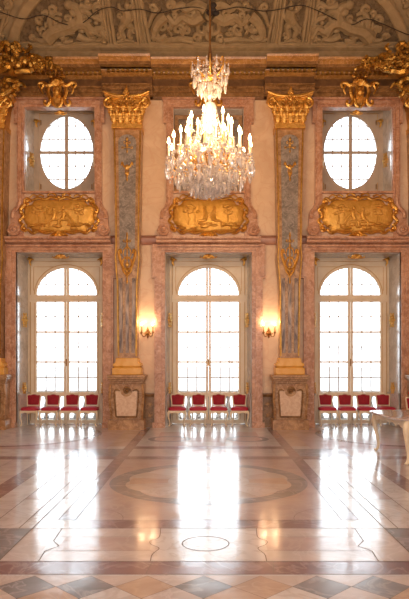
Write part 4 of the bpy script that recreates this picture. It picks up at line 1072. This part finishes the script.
# ---------------------------------------------------------------- chairs
def make_chair():
    r = thing('upholstered_chair', 'x', 'chair', (0,0,0), 0, 'crimson chairs in rows under the windows')
    # faces -y; origin on the floor in the middle
    W2 = .265
    se = MB(); n = 24
    def oval(k, z, b=0):
        P = []
        for i in range(n):
            t = 2*PI*i/n; c, s_ = math.cos(t), math.sin(t)
            x = (abs(c)**.45)*(1 if c > 0 else -1)*W2*k*(1-.10*max(0,s_)); y = (abs(s_)**.5)*(1 if s_ > 0 else -1)*.235*k
            P.append((x,y-.01,z))
        return P
    vs = oval(.98,.43)+oval(1.02,.455)+oval(1.0,.49)+oval(.85,.515)+oval(.4,.53)
    fs = [(j*n+i,j*n+(i+1)%n,(j+1)*n+(i+1)%n,(j+1)*n+i) for j in range(4) for i in range(n)]+[tuple(4*n+i for i in range(n)), tuple(reversed(range(n)))]
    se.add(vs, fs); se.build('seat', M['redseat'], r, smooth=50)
    ap = MB(); q = spline([(-.255,.43),(-.25,.37),(-.18,.355),(-.1,.375),(0,.345),(.1,.375),(.18,.355),(.25,.37),(.255,.43)],3)
    ap.prism(q, -.235, -.205); ap.box(-.25,-.222,-.21,.2,.37,.43); ap.box(.222,.25,-.21,.2,.37,.43); ap.box(-.22,.22,.19,.215,.37,.43)
    ap.ball((0,-.24,.375), (.05,.015,.02)); ap.build('apron', M['ivory'], r)
    for s_ in (-1, 1):
        l = MB(); l.tube(spline([(s_*.235,-.215,.42),(s_*.262,-.24,.36),(s_*.255,-.24,.26),(s_*.222,-.22,.14),(s_*.215,-.215,.06),(s_*.235,-.235,.018)],5), [.034,.036,.038,.038,.036,.034,.032,.030,.028,.026,.024,.022,.020,.019,.018,.017,.016,.016,.016,.017,.018,.019,.021,.022,.022,.022], 8)
        l.ball((s_*.24,-.24,.016), (.026,.028,.016)); l.build('leg', M['ivory'], r)
        l = MB(); l.tube([(s_*.19,.20,.43),(s_*.188,.205,.25),(s_*.195,.235,.0)], (.022,.016), 8); l.build('leg', M['ivory'], r)
    bf = MB(); y = .215
    half = [(.0,.905),(.05,.90),(.11,.875),(.17,.88),(.205,.865),(.215,.85),(.205,.76),(.195,.66),(.19,.57),(.165,.545),(.08,.54),(0,.54)]
    Q = spline(half, 3)
    def yy(z): return y+(z-.5)*.16
    loop = [(x,yy(z),z) for x,z in Q]+[(-x,yy(z),z) for x,z in reversed(Q[1:-1])]
    bf.tube(loop+[loop[0],], .022, 8)
    for s_ in (-1, 1): bf.tube([(s_*.19,.20,.42),(s_*.19,yy(.57)-.0,.57)], .021, 8)
    bf.ball((0,yy(.93),.93), (.05,.02,.02)); bf.build('back_frame', M['ivory'], r)
    up = MB(); q2 = [(x*.90, (z-.73)*.88+.73) for x,z in Q]; P = [(x,z) for x,z in q2]+[(-x,z) for x,z in reversed(q2[1:-1])]; m = len(P)
    vs = [(x,yy(z)+.012,z) for x,z in P]+[(x,yy(z)-.018,z) for x,z in P]+[(x*.8,yy(z)-.035,(z-.73)*.8+.73) for x,z in P]
    up.add(vs, [tuple(reversed(range(m))), tuple(2*m+i for i in range(m))]+[(j*m+i,j*m+(i+1)%m,(j+1)*m+(i+1)%m,(j+1)*m+i) for j in range(2) for i in range(m)])
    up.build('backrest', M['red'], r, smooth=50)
    return r
ch = make_chair(); used = False
for c in kids(ch):
    for v_ in c.data.vertices: v_.co.x *= .90; v_.co.z *= (1 if v_.co.z < .5 else 1-.11*(v_.co.z-.5))
names = ['leftmost', 'second from the left', 'third from the left', 'rightmost']
for bi, bx in enumerate(BAYS):
    for k, dx in enumerate(((-.89,-.345,.20,.745),(-.86,-.285,.285,.86),(-.74,-.20,.34,.88))[bi]):
        c = ch if not used else dup(ch); used = True
        c.location = (bx+dx, 16.60, .003); c.rotation_euler = (0,0,random.uniform(-.04,.04))
        c['label'] = 'crimson upholstered ivory chair, %s of the four before the %s window' % (names[k], BN[bi])
c = dup(ch, (5.30, 15.3, .003), -.06, 'crimson upholstered ivory chair cut by the right edge of the picture behind the table')

# ---------------------------------------------------------------- marble topped table
def table():
    r = thing('console_table', 'ivory cabriole leg table with mauve marble top at the right edge', 'table', (4.10, 11.42, 0), math.radians(3))
    hx, hy, zt = .85, .93, .815
    n = 40
    def outl(k, g=0):
        P = []
        for i in range(n):
            t = 2*PI*i/n; c, s_ = math.cos(t), math.sin(t)
            P.append(((abs(c)**.32)*(1 if c > 0 else -1)*(hx+g), (abs(s_)**.32)*(1 if s_ > 0 else -1)*(hy+g)))
        return P
    t = MB(); a, b, c, d = outl(1,-.015), outl(1,0), outl(1,0), outl(1,-.012)
    vs = [(x,y,zt-.038) for x,y in a]+[(x,y,zt-.028) for x,y in b]+[(x,y,zt-.010) for x,y in c]+[(x,y,zt) for x,y in d]
    t.add(vs, [tuple(reversed(range(n))), tuple(3*n+i for i in range(n))]+[(j*n+i,j*n+(i+1)%n,(j+1)*n+(i+1)%n,(j+1)*n+i) for j in range(3) for i in range(n)])
    t.build('tabletop', M['tabletop'], r)
    def scal(L): 
        k = int(L/.16); out = []
        for i in range(k*6+1):
            x = -L+2*L*i/(k*6); e = abs(x)/L; out.append((x, zt-.12-.035*abs(math.sin(i*PI/6))-.05*e**3))
        return out
    for ax, L, off in (('x',hx-.19,hy-.10),('y',hy-.10,hx-.19)):
        for s_ in (-1, 1):
            P = scal(L)+[(L,zt-.038),(-L,zt-.038)]
            m = MB(); m.prism(P, -.014, .014)
            if ax == 'x': m.v = [(x,s_*off+y,z) for x,y,z in m.v]
            else: m.v = [(s_*off+y,x,z) for x,y,z in m.v]
            e = [(x,z) for x,z in scal(L)]
            m.tube([(x,s_*(off+.014),z+.006) if ax == 'x' else (s_*(off+.014),x,z+.006) for x,z in e], .010, 5)
            m.build('apron', M['ivory'], r)
    for sx in (-1, 1):
        for sy in (-1, 1):
            l = MB(); k = .7071
            pr = [(0,.775,.055),(.03,.70,.065),(.045,.62,.06),(.035,.50,.046),(.0,.36,.036),(-.03,.22,.029),(-.035,.10,.026),(-.01,.04,.030),(.02,.022,.030)]
            S_ = spline([(p[0],p[1],p[2]) for p in pr], 4)
            l.tube([(sx*(hx-.21+q*k), sy*(hy-.12+q*k), z) for q,z,_ in S_], [w_ for _,_,w_ in S_], 10)
            l.ball((sx*(hx-.195), sy*(hy-.105), .022), (.038,.038,.022)); l.tube([(sx*(hx-.155),sy*(hy-.075),.74),(sx*(hx-.135),sy*(hy-.055),.66),(sx*(hx-.15),sy*(hy-.07),.58)], (.02,.008), 5)
            l.build('leg', M['ivory'], r)
table()
# vase of red flowers on the table
v = thing('flower_vase', 'vase of red flowers on the table at the right edge', 'vase', (4.10, 11.75, .815))
MB().lathe([(.05,0),(.055,.01),(.04,.03),(.07,.10),(.085,.18),(.06,.25),(.05,.28),(.065,.30),(.055,.298),(.04,.27)], n=18).build('vase', M['ceramic'], v)
rnd = random.Random(3); g = MB(); fmb = MB()
for k in range(16):
    a = k*2.4; q = .05+.11*math.sqrt(k/16); x, y, z = q*math.cos(a), q*math.sin(a), .50-.9*q+rnd.uniform(-.04,.05)
    g.tube([(0,0,.26),(x*.6,y*.6,.36),(x,y,z)], .005, 5)
    for j in range(7): b = j*2*PI/7; fmb.ball((x+.024*math.cos(b),y+.024*math.sin(b),z+.01), (.022,.022,.03), 6, 4)
    fmb.ball((x,y,z+.025), .024, 6, 4)
    if k%2: g.tube([(x*.5,y*.5,.34),(x*.9,y*.9+.02,.37),(x*1.4,y*1.4,.35)], [.008,.03,.006], 6, .3)
g.build('stems_and_leaves', M['leaf'], v); fmb.build('blossoms', M['petal'], v)
